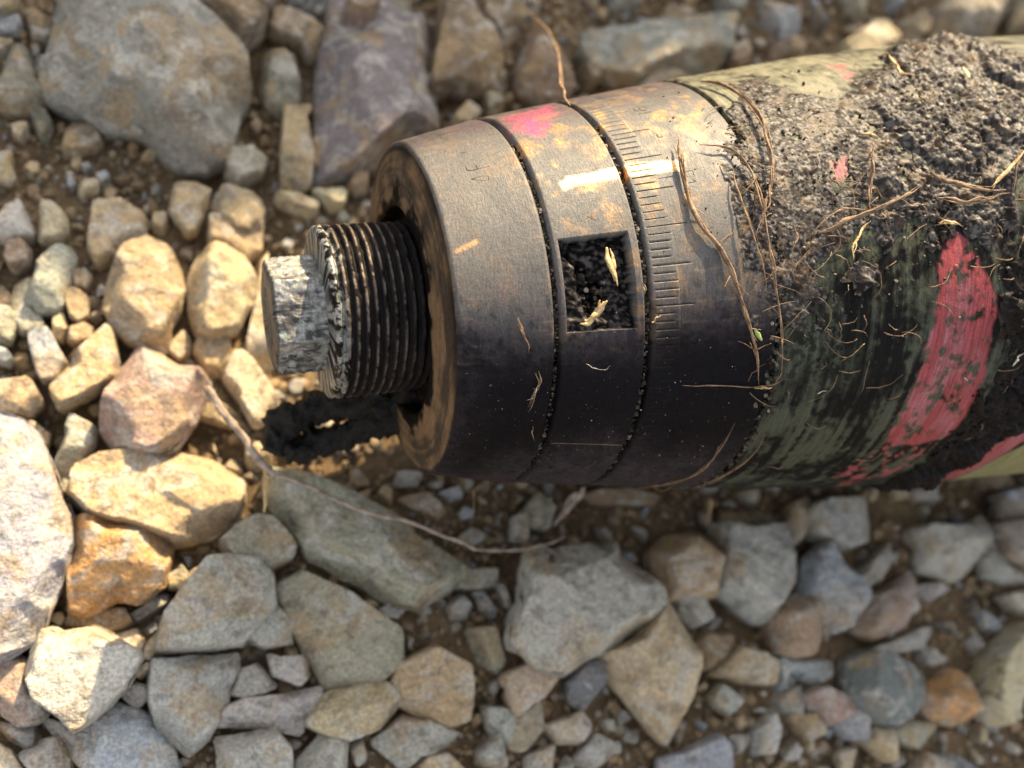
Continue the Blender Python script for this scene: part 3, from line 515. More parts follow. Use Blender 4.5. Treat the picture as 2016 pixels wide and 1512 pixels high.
('G',[(690,1010),(720,960),(790,950),(800,1000),(750,1040)],11,'cream','pebble','sunlit knob shaped pebble touching the right corner of the whitish stone'),
('G',[(390,690),(640,670),(700,750),(600,800),(480,770),(370,760)],7,'brown','stone','brown stone in shade between the orange topped and the whitish stone'),
('P',[(545,935),(600,945),(760,1020),(800,1050),(905,1115),(890,1130),(810,1185),(760,1175),(700,1140),(620,1100),(590,1050),(545,1000)],17,'olive','slab','long olive grey slab below the dry stalk'),
('P',[(545,1170),(600,1140),(690,1185),(770,1240),(775,1300),(720,1345),(640,1345),(600,1270),(560,1220)],11,'olive','slab','wide brownish slab in shade under the long olive grey slab'),
('H',[(1290,450),(1340,380),(1500,350),(1560,370),(1590,345),(1640,410),(1700,450),(1800,590),(1800,650),(1700,760),(1560,860),(1390,960),(1240,940),(1130,830),(1120,770),(1180,580),(1200,400),(1270,350)],24,'white','boulder','big pale stone with brown stains below the middle of the shell'),
('P',[(1187,1290),(1250,1262),(1280,1210),(1310,1190),(1340,1250),(1352,1290),(1345,1370),(1310,1450),(1260,1390),(1210,1330)],17,'cream','stone','cream stone tapering to a point, lower right of the big pale stained stone'),
('H',[(20,1270),(120,1130),(250,1070),(390,1060),(460,1120),(470,1190),(390,1290),(240,1350),(120,1320)],17,'cream','stone','smooth leaf shaped cream stone at the bottom centre left'),
('H',[(500,980),(680,890),(830,970),(850,1080),(840,1240),(740,1280),(620,1220),(500,1170),(470,1090)],19,'tan','stone','tan stone with a grey right facet beside the leaf shaped cream stone'),
('H',[(1040,1030),(1200,960),(1310,970),(1330,1020),(1240,1130),(1180,1170),(1110,1240),(1080,1150)],14,'cream','stone','pale triangular stone directly under the big pale stained stone'),
('H',[(860,790),(1000,780),(1050,960),(1020,1010),(930,960)],11,'olive','stone','narrow olive stone left of the big pale stained stone'),
('H',[(950,1190),(1070,1200),(1110,1250),(1230,1170),(1250,1300),(1150,1410),(1060,1400),(980,1310)],11,'grey','stone','grey speckled stone under the pale triangular stone'),
('H',[(380,1370),(530,1240),(610,1250),(720,1300),(800,1330),(700,1420),(600,1440),(530,1510)],12,'grey','stone','light grey stone in front of the tan stone with a grey facet'),
('H',[(590,1530),(640,1450),(740,1435),(840,1530),(720,1580)],11,'tan','stone','rounded tan stone on the bottom edge in front of the light grey stone'),
('H',[(1270,1290),(1460,1220),(1510,1290),(1440,1380),(1340,1380)],11,'white','stone','pale grey stone with a hollow right of the grey speckled stone'),
('H',[(1390,1060),(1450,970),(1560,950),(1550,1100),(1470,1200),(1400,1150)],10,'dark','stone','dark green grey stone under the right end of the big pale stained stone'),
('H',[(1170,1450),(1320,1390),(1300,1560),(1180,1560)],9,'grey','stone','greenish grey stone at the bottom edge right of centre'),
('H',[(750,650),(820,600),(880,660),(850,720),(770,720)],8,'grey','pebble','round pale pebble right of the end of the long olive slab'),
('H',[(880,590),(960,590),(1010,660),(980,730),(920,680)],7,'dark','pebble','dark pebble with a white edge right of the round pale pebble'),
('H',[(380,680),(500,620),(560,640),(480,720),(420,720)],8,'grey','pebble','grey pebble tucked under the right end of the long olive slab'),
('H',[(1160,150),(1230,70),(1300,140),(1270,250),(1180,230)],9,'olive','stone','olive stone in the shade close under the shell, left of the pale wood splinter'),
('H',[(700,60),(800,30),(830,80),(770,100)],6,'blue','pebble','small blue grey pebble just under the shell nose'),
('H',[(500,80),(640,60),(740,150),(700,200),(560,140)],8,'brown','stone','brown stone under the shell nose above the dry stalk'),
('H',[(790,560),(850,470),(1000,460),(1010,540),(930,570)],8,'olive','stone','dull olive stone right of the tip of the long olive slab'),
('H',[(1500,50),(1700,40),(1870,80),(1800,120),(1560,110)],8,'brown','stone','flat brown stone lying close under the shell in the middle'),
('H',[(1100,190),(1170,180),(1180,310),(1100,300)],7,'grey','stone','small upright grey stone below the shell above the curve of the dry stalk'),
('I',[(100,370),(190,290),(320,275),(420,340),(440,450),(410,570),(330,590),(170,590),(110,430)],18,'tan','stone','rounded tan stone with wavy layers below the right half of the shell'),
('I',[(440,240),(560,265),(730,245),(745,400),(740,540),(760,580),(690,690),(620,700),(460,560),(440,400)],19,'grey','stone','tall squared grey stone right of the rounded layered tan stone'),
('I',[(460,150),(670,150),(700,225),(560,250),(450,220)],10,'brown','stone','dark brown stone above the tall squared grey stone'),
('I',[(880,410),(1000,310),(1060,430),(1140,680),(1100,720),(980,770),(900,640),(870,560)],18,'blue','stone','blue grey pyramid shaped stone with a sharp ridge'),
('I',[(1080,520),(1180,440),(1310,300),(1300,400),(1230,520),(1120,600)],12,'grey','stone','slim grey stone with a curved pale face right of the blue grey pyramid'),
('I',[(870,150),(950,110),(1270,90),(1270,200),(1200,290),(1060,340),(900,270)],13,'grey','slab','large grey slab close under the red marked end of the shell'),
('I',[(1150,760),(1220,600),(1330,540),(1410,480),(1420,560),(1390,740),(1220,800)],16,'pink','stone','pinkish stone with a bright lower rim right of the blue grey pyramid'),
('I',[(700,700),(760,610),(850,595),(940,670),(960,760),(900,870),(820,895),(730,860)],18,'rust','stone','round brown pebble like a nut below the tall squared grey stone'),
('I',[(410,990),(520,850),(600,870),(690,930),(680,1040),(560,1030)],13,'tan','stone','four sided tan stone left below the round brown pebble'),
('I',[(730,910),(800,920),(1000,925),(1000,1000),(900,1040),(800,1000),(760,1080)],11,'blue','stone','light bluish stone under the round brown pebble'),
('I',[(1110,930),(1180,890),(1380,950),(1480,1010),(1440,1130),(1310,1240),(1220,1220),(1110,1130)],17,'dark','stone','dark slate stone with one white facet at the lower right'),
('I',[(1480,1100),(1620,980),(1700,1010),(1715,1150),(1700,1230),(1640,1250),(1530,1210)],17,'orange','stone','orange brown stone right of the dark slate stone'),
('I',[(1440,240),(1560,240),(1700,230),(1810,180),(1850,260),(1780,370),(1720,460),(1640,500),(1500,440)],15,'white','stone','pale stone with a blue vein under the right end of the shell'),
('I',[(1795,370),(1860,290),(1900,430),(2040,510),(1900,520),(1800,480)],11,'grey','stone','grey stone at the right edge below the pale blue veined stone'),
('I',[(1870,220),(2040,200),(2040,420),(1930,390)],13,'white','stone','whitish stone cut by the right edge beside the pale blue veined stone'),
('I',[(1760,1110),(1830,900),(1960,760),(2060,800),(2060,1000),(1950,1160),(1850,1230)],17,'cream','boulder','long pitted cream rock cut by the right edge'),
('I',[(130,1430),(240,1400),(420,1310),(480,1380),(490,1520),(140,1540)],14,'blue','stone','bluish stone on the bottom edge below the pointed cream stone'),
('I',[(870,1110),(950,1060),(1090,1120),(1080,1190),(980,1250),(900,1180)],12,'pink','stone','pale mauve stone left of the dark slate stone'),
('I',[(1200,1290),(1270,1240),(1330,1300),(1330,1400),(1290,1440),(1210,1350)],12,'tan','stone','oval tan stone under the dark slate stone'),
('I',[(390,1110),(440,1050),(520,1120),(550,1130),(480,1200),(410,1160)],9,'grey','stone','grey stone with a curved top below the four sided tan stone'),
('I',[(1020,1220),(1120,1180),(1190,1250),(1180,1330),(1100,1330)],9,'blue','stone','lilac grey stone left of the oval tan stone'),
('I',[(1440,1530),(1450,1440),(1500,1400),(1560,1410),(1610,1479),(1610,1540)],13,'dark','stone','black rounded stone on the bottom edge at the right'),
('I',[(1140,830),(1300,830),(1470,760),(1550,740),(1480,850),(1300,890)],10,'grey','stone','shaded stone below the pinkish stone with a bright rim'),
('I',[(200,610),(330,610),(380,700),(290,750),(230,680)],10,'white','stone','whitish stone tucked under the rounded layered tan stone'),
('I',[(540,50),(640,50),(620,120),(560,100)],8,'white','pebble','small white pebble close under the shell above the tall squared stone'),
('I',[(1890,60),(2050,30),(2050,190),(1900,180)],12,'blue','stone','light bluish stone at the right edge right under the shell'),
('I',[(1900,590),(2050,560),(2050,690),(1950,660)],11,'white','stone','pale stone at the right edge above the long pitted cream rock'),
('I',[(800,120),(880,90),(870,230),(810,330),(780,220)],13,'cream','stone','pale upright sliver at the left end of the large grey slab'),
('I',[(290,840),(350,780),(480,790),(440,900),(350,970),(300,930)],8,'brown','stone','brown grey stone between the pointed cream stone and the four sided tan stone'),
('I',[(1310,1270),(1400,1230),(1540,1240),(1420,1370),(1340,1340)],9,'olive','stone','olive grey stone right of the oval tan stone'),
('I',[(1440,540),(1560,520),(1620,560),(1500,620)],9,'grey','pebble','grey pebble below the pale blue veined stone'),
('I',[(1310,20),(1390,10),(1400,80),(1340,90)],9,'tan','pebble','tan pebble close under the red edge of the shell'),
('I',[(1410,30),(1540,10),(1540,90),(1430,100)],9,'grey','stone','grey stone in shade close under the right end of the shell'),
('I',[(620,1290),(700,1170),(720,1250),(700,1390),(620,1400)],9,'grey','stone','rough grey stone at the bottom below the light bluish stone'),
('I',[(800,1210),(900,1200),(940,1290),(860,1330)],8,'tan','pebble','tan pebble below the pale mauve stone'),
('I',[(1760,1250),(1800,1290),(1790,1350),(1750,1330)],7,'cream','pebble','small cream pebble below the long pitted cream rock'),
('B',[(770,-40),(900,40),(1000,200),(1060,330),(1120,500),(1000,520),(840,510),(700,540),(730,330),(760,160)],15,'brown','slab','brown tan slab behind the shell right of the purple grey slab'),
('B',[(960,20),(1150,-20),(1240,120),(1200,220),(1130,290),(1000,180)],13,'brown','stone','dull brown stone behind the right corner of the brown tan slab'),
('B',[(1200,420),(1270,220),(1400,360),(1500,530),(1450,590),(1300,560),(1200,520)],13,'rust','stone','orange brown stone behind the shell under the thin dry stem'),
('B',[(830,690),(910,600),(980,680),(900,740)],14,'tan','stone','tan stone peeking up behind the first ring of the shell'),
('B',[(1560,380),(1640,350),(1700,390),(1670,460),(1600,500)],13,'rust','pebble','reddish brown pebble in the shade right of the thin dry stem'),
('B',[(1010,530),(1100,560),(1120,620),(1040,650)],12,'tan','stone','tan stone behind the shell just left of the pink paint spot'),
('P',[(1165,60),(1250,58),(1420,60),(1410,120),(1395,145),(1330,150),(1260,165),(1180,140),(1150,95)],15,'grey','boulder','long grey stone in shade behind the shell'),
('C',[(10,470),(90,400),(200,355),(330,335),(350,370),(260,410),(150,440),(70,490)],17,'cream','stone','sunlit yellowish stone touching the upper edge of the shell'),
('C',[(1090,220),(1200,140),(1260,150),(1330,240),(1180,300),(1120,290)],19,'cream','stone','bright sunlit block behind the muddy part of the shell'),
('C',[(410,-40),(590,-40),(540,70),(470,100),(420,50)],10,'grey','stone','blurred grey stone at the top edge above the long grey stone'),
('C',[(1500,100),(1700,-40),(1900,-50),(1870,120),(1800,230),(1550,240)],15,'olive','boulder','large olive grey rock at the top right behind the shell'),
('C',[(1350,150),(1440,100),(1490,160),(1450,240),(1380,240)],12,'brown','stone','brown stone between the bright sunlit block and the large olive rock'),
('C',[(1060,-40),(1150,-40),(1180,110),(1110,60)],9,'olive','stone','shaded olive stone above the bright sunlit block'),
('C',[(1900,-40),(2060,-40),(2060,120),(1930,170)],11,'olive','stone','dull olive stone in the top right corner'),
('C',[(480,270),(540,240),(590,300),(540,360),(480,340)],11,'brown','stone','brown stone just above the shell right of the sunlit yellowish stone'),
('C',[(700,240),(800,200),(860,260),(820,330),(720,320)],10,'brown','stone','shaded brown stone behind the green painted top of the shell'),
]
# ---------------------------------------------------------------- stones
def rock_geo(poly, h, seed, n, depth=None):
    rs = np.random.default_rng(seed); poly = np.asarray(poly, float)
    x, y = poly.T; x2, y2 = np.roll(x, -1), np.roll(y, -1); cr = x * y2 - x2 * y; ar = cr.sum() / 2
    c = np.array([((x + x2) * cr).sum(), ((y + y2) * cr).sum()]) / (6 * ar); q = poly - c; size = math.sqrt(abs(ar))
    ang = np.linspace(0, 2 * np.pi, n, endpoint=False); dv = np.c_[np.cos(ang), np.sin(ang)]; Rr = np.full(n, 0.0)
    a, b = q, np.roll(q, -1, 0); ed = b - a
    for i in range(len(q)):
        den = dv[:, 0] * ed[i, 1] - dv[:, 1] * ed[i, 0]; den = np.where(np.abs(den) < 1e-9, 1e-9, den)
        t = (a[i, 0] * ed[i, 1] - a[i, 1] * ed[i, 0]) / den; s = (a[i, 0] * dv[:, 1] - a[i, 1] * dv[:, 0]) / den
        Rr = np.where((s >= -1e-6) & (s <= 1 + 1e-6) & (t > 0), np.maximum(Rr, t), Rr)
    Rr[Rr <= 0] = size * .4
    Rr = Rr * (1 + .10 * (fbm(np.c_[dv * 3.2 + seed, ang * 0], 4, seed, .6) - .5))
    K = max(9, n // 5); s = np.r_[0, 1 - (1 - np.linspace(.05, 1, K)) ** 1.5]; P = s[:, None, None] * Rr[None, :, None] * dv[None]; P = P.reshape(-1, 2)
    inr = np.sort(Rr)[: n // 4].mean(); zs = []
    for i in range(len(q)):
        v = P - a[i]; t = np.clip((v @ ed[i]) / max(ed[i] @ ed[i], 1e-9), 0, 1); d = np.hypot(*(v - t[:, None] * ed[i]).T)
        zs.append(d * h / (inr * (rs.uniform(.03, .10) if rs.uniform() < .72 else rs.uniform(.25, .7))) + h * .10)
    tilt = rs.normal(0, .22, 2); zs.append(h * (1 + P @ tilt / size))
    for _ in range(int(rs.integers(1, 4))):                                                    # broken faces on the shoulders
        ga = rs.uniform(0, 2 * np.pi); g = np.array([math.cos(ga), math.sin(ga)]); rg = Rr[int(ga / (2 * np.pi) * n) % n]
        zs.append(h * (1 + rs.uniform(-.05, .12)) + rs.uniform(.3, .95) * (rs.uniform(-.1, .75) * rg - P @ g))
    Z = np.array(zs); kk = h * .004; mn = Z.min(0); z = mn - kk * np.log(np.exp(-(Z - mn) / kk).sum(0))
    tp = np.c_[P, z] ; f1 = fbm(tp / (size * .30) + seed, 4, seed + 1) - .5; rid = 1 - 2 * np.abs(fbm(tp / (size * .22) + seed * 2, 3, seed + 2) - .5); rim = np.repeat(s, n)
    f2 = fbm(tp / (size * .09) + seed, 3, seed + 5) - .5; z = z + f1 * size * .035 + (rid - .8) * size * .03 + f2 * size * .028
    stp = rs.uniform(0, 1)                                                  # some stones break in thin layers
    if stp > .55:
        lay = h * rs.uniform(.10, .18); ph = z / lay + f1 * 1.5; z = z + (np.floor(ph) + sstep(.25, .75, ph - np.floor(ph)) - ph) * lay * .55
    top = np.c_[P, z]; depth = depth or h * .9 + 2; rows = [top]
    zr = z[-n:]
    for fx, fz in ((1.015, .12), (1.0, .35), (.93, .7), (.75, 1.0)):
        rows.append(np.c_[Rr[:, None] * dv * fx, zr - depth * fz + (f1[-n:]) * size * .12])
    V = np.vstack(rows); nr = len(V) // n; F = grid_faces(nr, n, True)
    return V, F, c
KIND = dict(slab=('flat_stone', 'stone'), boulder=('boulder', 'boulder'), stone=('stone', 'stone'), pebble=('pebble', 'pebble'))
TRACED = []
def shrink(z, xy):                                                        # keeps stones out of the shell: highest top allowed at a spot
    u, y = xy; r = prof(max(u, 0)) + .5
    if u < -26 or abs(y) > r: return 1e9
    if u < 0: return AXH - 17 if abs(y) < 17 else 1e9
    return AXH - math.sqrt(r * r - y * y)
for i, (rg, pts, h, tint, kind, label) in enumerate(STONES):
    ox, oy, sc = REG[rg]; px = [(ox + x / sc, oy + y / sc) for x, y in pts]
    poly = np.array([px_plane(x, y, h * .30)[:2] for x, y in px])
    peri = np.hypot(*(np.array(px) - np.roll(px, 1, 0)).T).sum(); poly = poly.mean(0) + (poly - poly.mean(0)) * (1.09 if poly[:, 1].mean() > -30 else 1.16); n = int(np.clip(peri / 7, 44, 170))
    x_, y_ = poly.T
    if (x_ * np.roll(y_, -1) - np.roll(x_, -1) * y_).sum() < 0: poly = poly[::-1]
    cap = min(shrink(0, p) for p in list(poly) + [poly.mean(0)]); lim = np.abs(poly_sd(poly.mean(0)[None], poly)[0]) * 1.05 + 2.0; hh = min(h, lim, max(3.0, cap - .3 * h - 1.5)) if h < 20 or kind != 'pebble' else h
    V, F, c = rock_geo(poly, hh * .85, 100 + i, n); TRACED.append(poly)
    col = np.array(TINT[tint]) * RNG.uniform(.9, 1.1) * (.66 if poly[:, 1].mean() > 75 and 'sunlit' not in label else 1) * (1 + RNG.normal(0, .025, 3))  # shade on the far stones is put into their tint, sunlit ones excepted
    nm, cat = KIND[kind]
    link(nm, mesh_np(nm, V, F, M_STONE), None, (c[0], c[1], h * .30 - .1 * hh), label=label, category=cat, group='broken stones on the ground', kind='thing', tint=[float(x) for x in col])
# pebbles that fill the gaps: twelve shapes, copied
def rand_poly(rs, k=8):
    a = np.sort(rs.uniform(0, 2 * np.pi, k)); r = rs.uniform(.7, 1.15, k); e = rs.uniform(.6, 1.0); return np.c_[np.cos(a) * r, np.sin(a) * r * e]
protos = []
for k in range(14):
    rs = np.random.default_rng(500 + k); pl = rand_poly(rs, 5 + k % 3) * 5
    try: V, F, c = rock_geo(pl, 4.8, 700 + k, 40)
    except Exception: continue
    protos.append(mesh_np('pebble', V, F, M_STONE))
corner = np.array([px_plane(x, y)[:2] for x, y in ((-120, -90), (2136, -90), (2136, 1602), (-120, 1602))])
allp = [np.asarray(p) for p in TRACED]; cen = np.array([p.mean(0) for p in allp]); ext = np.array([np.hypot(*(p - p.mean(0)).T).max() for p in allp])
def gap(pt):
    d = np.hypot(*(cen - pt).T) - ext; best = 1e9
    for j in np.where(d < 14)[0]: best = min(best, -poly_sd(pt[None], allp[j])[0])
    return best
PEB_TINT = ['tan', 'tan', 'grey', 'olive', 'brown', 'brown', 'cream', 'blue', 'rust', 'dark', 'grey']
WORD = dict(tan='tan', grey='grey', olive='olive', brown='brown', cream='cream', blue='bluish', rust='rusty brown', dark='dark')
def short(t):
    o = []
    for wd in t.split():
        if o and wd in ('at', 'in', 'of', 'with', 'below', 'beside', 'under', 'right', 'left', 'behind', 'above', 'cut', 'just', 'lying', 'between', 'against', 'touching', 'on', 'running', 'standing', 'half', 'leaning', 'close', 'directly', 'from', 'tucked', 'wedged', 'squeezed', 'slanting', 'tapering', 'by', 'along', 'peeking', 'lower', 'like', 'cutting', 'down') and o[-1] in ('stone', 'boulder', 'pebble', 'slab', 'rock', 'chip', 'clod', 'lump', 'sliver', 'block', 'wedge'): break
        o.append(wd)
        if len(o) == 7: break
    return ' '.join(o)
zone = [('small pebble half sunk in the dim soil on the far side of the shell', 'pebbles in the soil beyond the shell'),
        ('small pebble in the soil among the larger stones around the nose of the shell', 'pebbles in the soil around the shell nose'),
        ('small pebble filling a gap between the larger stones on the near side of the shell', 'pebbles in the gaps on the near side')]
bpts, brad = np.zeros((0, 2)), np.zeros(0); tries = 0
while len(bpts) < 252 and tries < 40000:
    tries += 1; t = RNG.uniform(0, 1, 2); pt = (corner[0] * (1 - t[0]) + corner[1] * t[0]) * (1 - t[1]) + (corner[3] * (1 - t[0]) + corner[2] * t[0]) * t[1]
    if pt[1] > 40 and tries % 5 < 3: continue
    want = RNG.uniform(2.0, 6.2) * (1.2 if pt[1] > 60 or pt[0] > 30 else .9); g = gap(pt)
    if g < want * .42: continue
    if len(bpts) and (np.hypot(*(bpts - pt).T) < brad * .9 + want * .8).any(): continue
    if shrink(0, pt) < want * 1.3 or (shrink(0, pt) < 45 and tries % 2): continue
    bpts = np.vstack([bpts, pt]); brad = np.r_[brad, want]
    o = bpy.data.objects.new('pebble', protos[int(RNG.integers(len(protos)))]); C.objects.link(o)
    o.location = Vector((pt[0], pt[1], float(ground_z(np.array(pt[0]), np.array(pt[1]))) + want * RNG.uniform(-.15, .25))) * MM
    o.scale = tuple(want / 5 * RNG.uniform(.85, 1.2, 3)); o.rotation_euler = (RNG.normal(0, .25), RNG.normal(0, .25), RNG.uniform(0, 6.28))
    z = 0 if pt[1] > 45 else (1 if pt[0] < 5 else 2); ti = int(RNG.integers(len(PEB_TINT))) if pt[1] > -20 else int(RNG.choice([2, 2, 2, 7, 7, 0, 6, 10, 4, 9])); col = np.array(TINT[PEB_TINT[ti]]) * RNG.uniform(.8, 1.1)
    kn = PEB_TINT[ti]; j = int(np.argmin(np.abs(np.hypot(*(cen - pt).T) - ext))); pre = short(STONES[j][5]); vx, vy = pt - cen[j]; rel = ('right of' if vx > 0 else 'left of') if abs(vx) > abs(vy) else ('above' if vy > 0 else 'below')
    o['label'] = 'small ' + WORD[kn] + ' pebble in the soil ' + rel + ' the ' + pre; o['group'] = zone[z][1]; o['category'] = 'pebble'; o['kind'] = 'thing'; o['tint'] = [float(x) for x in col]
by = {}
for o in C.objects:
    if o.name.split('.')[0] == 'pebble' and o.data in protos: by.setdefault(o['label'], []).append(o)
ORD = ['largest', 'second largest', 'third largest', 'fourth largest', 'fifth largest', 'sixth largest', 'seventh largest', 'eighth largest', 'ninth largest', 'tenth largest']
for lb, os_ in by.items():
    if len(os_) < 2: continue
    os_.sort(key=lambda o: -o.scale[0] * o.scale[1])
    for k, o in enumerate(os_):
        wd = ('larger', 'smaller')[k] if len(os_) == 2 else ('smallest' if k == len(os_) - 1 else ORD[min(k, 9)])
        o['label'] = lb.replace('small ', wd + ' ', 1)
print('gap pebbles', len(bpts), tries)
# gravel: crumbs of soil and grit too many to count
def ico():
    t = (1 + 5 ** .5) / 2; v = np.array([(-1, t, 0), (1, t, 0), (-1, -t, 0), (1, -t, 0), (0, -1, t), (0, 1, t), (0, -1, -t), (0, 1, -t), (t, 0, -1), (t, 0, 1), (-t, 0, -1), (-t, 0, 1)]) / math.hypot(1, t)
    f = np.array([(0, 11, 5), (0, 5, 1), (0, 1, 7), (0, 7, 10), (0, 10, 11), (1, 5, 9), (5, 11, 4), (11, 10, 2), (10, 7, 6), (7, 1, 8), (3, 9, 4), (3, 4, 2), (3, 2, 6), (3, 6, 8), (3, 8, 9), (4, 9, 5), (2, 4, 11), (6, 2, 10), (8, 6, 7), (9, 8, 1)]); return v, f
IV, IF = ico()
def crumbs(pos, rad, rng):
    n = len(pos); V = IV[None] * (1 + rng.uniform(-.32, .32, (n, 12, 1))) * rad[:, None, None] * rng.uniform(.6, 1.2, (n, 1, 3)) + pos[:, None]
    return V.reshape(-1, 3), (IF[None] + 12 * np.arange(n)[:, None, None]).reshape(-1, 3)
N = 26000; t = RNG.uniform(0, 1, (N, 2)); pos = (corner[0] * (1 - t[:, :1]) + corner[1] * t[:, :1]) * (1 - t[:, 1:]) + (corner[3] * (1 - t[:, :1]) + corner[2] * t[:, :1]) * t[:, 1:]
keep = np.ones(N, bool)
for p in allp: keep &= poly_sd(pos, p) < -.2
pos = pos[keep]; rad = np.minimum(.36 / RNG.uniform(.12, 1, len(pos)) ** .8, 1.7); z = ground_z(pos[:, 0], pos[:, 1]) + rad * .3
cl = fbm(np.c_[pos / 20, pos[:, 0] * 0], 2, 81); V, F = crumbs(np.c_[pos, z], rad, RNG)
tone = np.repeat(RNG.choice(len(PEB_TINT), len(pos)), 12); base = np.array([TINT[k] for k in PEB_TINT])[tone] * np.repeat(RNG.uniform(.35, .85, len(pos)), 12)[:, None]
base = lerp(base, np.array([.28, .195, .11]), np.repeat(RNG.uniform(.2, .9, len(pos)), 12))
M_GRIT = shell_material('grit', 2.0)
link('gravel', mesh_np('gravel', V, F, M_GRIT, smooth=False, attrs=dict(col=base, rough=np.full(len(V), .9), metal=np.zeros(len(V)))), kind='stuff', label='fine soil crumbs and grit between the stones', category='gravel')
# the rubble goes on all around, beyond what the stones above cover
rp = []
for k in range(10):
    rs = np.random.default_rng(900 + k); V0, F0, c0 = rock_geo(rand_poly(rs, 5 + k % 4) * 5, 4.8, 920 + k, 15); rp.append((V0, F0))
ctr = corner.mean(0); Vs, Fs, Cs, off, cnt, sp, sr = [], [], [], 0, 0, np.zeros((0, 2)), np.zeros(0)
for k in range(18000):
    if cnt >= 2200: break
    pt = ctr + RNG.uniform(-1, 1, 2) * np.array([330, 300]); want = 4.6 / RNG.uniform(.22, 1) ** .8
    if poly_sd(pt[None], corner)[0] > -want * .6 or shrink(0, pt) < want * 1.4 or pt @ LH > SHADE_BANK - 150: continue
    if len(sp) and (np.hypot(*(sp - pt).T) < sr * .85 + want * .75).any(): continue
    if gap(pt) < want * .5: continue
    V0, F0 = rp[int(RNG.integers(10))]; a_ = RNG.uniform(0, 6.28); Rz = np.array([[math.cos(a_), -math.sin(a_), 0], [math.sin(a_), math.cos(a_), 0], [0, 0, 1]])
    Vs.append((V0 * (want / 5)) @ Rz.T + np.array([pt[0], pt[1], float(ground_z(np.array(pt[0]), np.array(pt[1])))])); Fs.append(F0 + off); off += len(V0)
    Cs.append(np.tile(np.array(TINT[PEB_TINT[int(RNG.integers(len(PEB_TINT)))]]) * RNG.uniform(.85, 1.1), (len(V0), 1))); sp = np.vstack([sp, pt]); sr = np.r_[sr, want]; cnt += 1
cnt = 0
for k in range(12000):                                                    # and small chips in the gaps
    if cnt >= 1000: break
    t = RNG.uniform(0, 1, 2); pt = (corner[0] * (1 - t[0]) + corner[1] * t[0]) * (1 - t[1]) + (corner[3] * (1 - t[0]) + corner[2] * t[0]) * t[1]; want = RNG.uniform(1.0, 2.9)
    if gap(pt) < want * .3 or shrink(0, pt) < want * 2 or (np.hypot(*(bpts - pt).T) < brad * .75 + want * .5).any() or (np.hypot(*(sp - pt).T) < sr * .8 + want * .7).any(): continue
    V0, F0 = rp[int(RNG.integers(10))]; a_ = RNG.uniform(0, 6.28); Rz = np.array([[math.cos(a_), -math.sin(a_), 0], [math.sin(a_), math.cos(a_), 0], [0, 0, 1]]) @ np.array(Matrix.Rotation(RNG.normal(0, .35), 3, 'X'))
    Vs.append((V0 * (want / 5) * RNG.uniform(.8, 1.2, 3)) @ Rz.T + np.array([pt[0], pt[1], float(ground_z(np.array(pt[0]), np.array(pt[1]))) + want * .1])); Fs.append(F0 + off); off += len(V0)
    kn = PEB_TINT[int(RNG.integers(len(PEB_TINT)))] if pt[1] > -20 else ['grey', 'grey', 'blue', 'white', 'tan', 'cream', 'olive'][int(RNG.integers(7))]
    Cs.append(np.tile(np.array(TINT[kn]) * RNG.uniform(.75, 1.05), (len(V0), 1))); sp = np.vstack([sp, pt]); sr = np.r_[sr, want]; cnt += 1
print('chips', cnt)
Vs = np.vstack(Vs); nv = fbm(Vs * .35, 4, 97); Cs = lerp(np.vstack(Cs), np.array([.36, .26, .145]), sstep(.5, .62, nv) * .5) * (.8 + .5 * fbm(Vs * 1.1, 3, 98))[:, None]
link('rubble', mesh_np('rubble', Vs, np.vstack(Fs), M_GRIT, attrs=dict(col=Cs, rough=np.full(len(Vs), .85), metal=np.zeros(len(Vs)))), kind='stuff', label='small broken stone chips filling the gaps and spread over the ground all around', category='rubble')
# crumbs of soil on the shell: in the grooves, the slot and on the dark lower side
cu, ct, cr_, cd = [], [], [], []
def sprinkle(n, fu, ft, r0, r1, lift):
    for _ in range(n): cu.append(fu()); ct.append(ft()); cr_.append(RNG.uniform(r0, r1)); cd.append(lift)
sprinkle(900, lambda: RNG.normal(G1, .26), lambda: math.radians(RNG.uniform(60, 190)), .04, .24, -1.05)
sprinkle(90, lambda: RNG.normal(G1, .2), lambda: math.radians(RNG.uniform(60, 190)), .25, .5, -.9)
sprinkle(900, lambda: RNG.normal(G2, .26), lambda: math.radians(RNG.uniform(60, 190)), .04, .24, -1.0)
sprinkle(120, lambda: RNG.normal(G2, .2), lambda: math.radians(RNG.uniform(60, 190)), .25, .55, -.8)
sprinkle(420, lambda: RNG.normal(gend, .7), lambda: math.radians(RNG.uniform(70, 200)), .15, .6, -.1)
sprinkle(150, lambda: RNG.uniform(su0 + .4, su1 - .4), lambda: RNG.uniform(st0 + .02, st1 - .02), .06, .24, -3.1)
sprinkle(40, lambda: RNG.uniform(su0 + .4, su1 - .4), lambda: RNG.uniform(st0 + .02, st1 - .02), .3, .7, -3.4)
sprinkle(500, lambda: RNG.uniform(1, 50), lambda: math.radians(RNG.normal(150, 16)), .05, .16, .03)
sprinkle(620, lambda: RNG.uniform(gend - 4, 112), lambda: math.radians(RNG.normal(95, 16)), .10, .34, .25)
sprinkle(90, lambda: RNG.uniform(38, 60), lambda: math.radians(RNG.normal(85, 20)), .06, .25, .03)
cu, ct, cr_, cd = map(np.array, (cu, ct, cr_, cd)); rr = prof(cu) + cd; V, F = crumbs(np.c_[cu, rr * np.cos(ct), AXH + rr * np.sin(ct)], cr_, RNG)
col = np.repeat(RNG.choice([.02, .035, .06, .12, .28], len(cu), p=[.3, .3, .2, .14, .06]), 12)[:, None] * np.array([1.0, .84, .68])
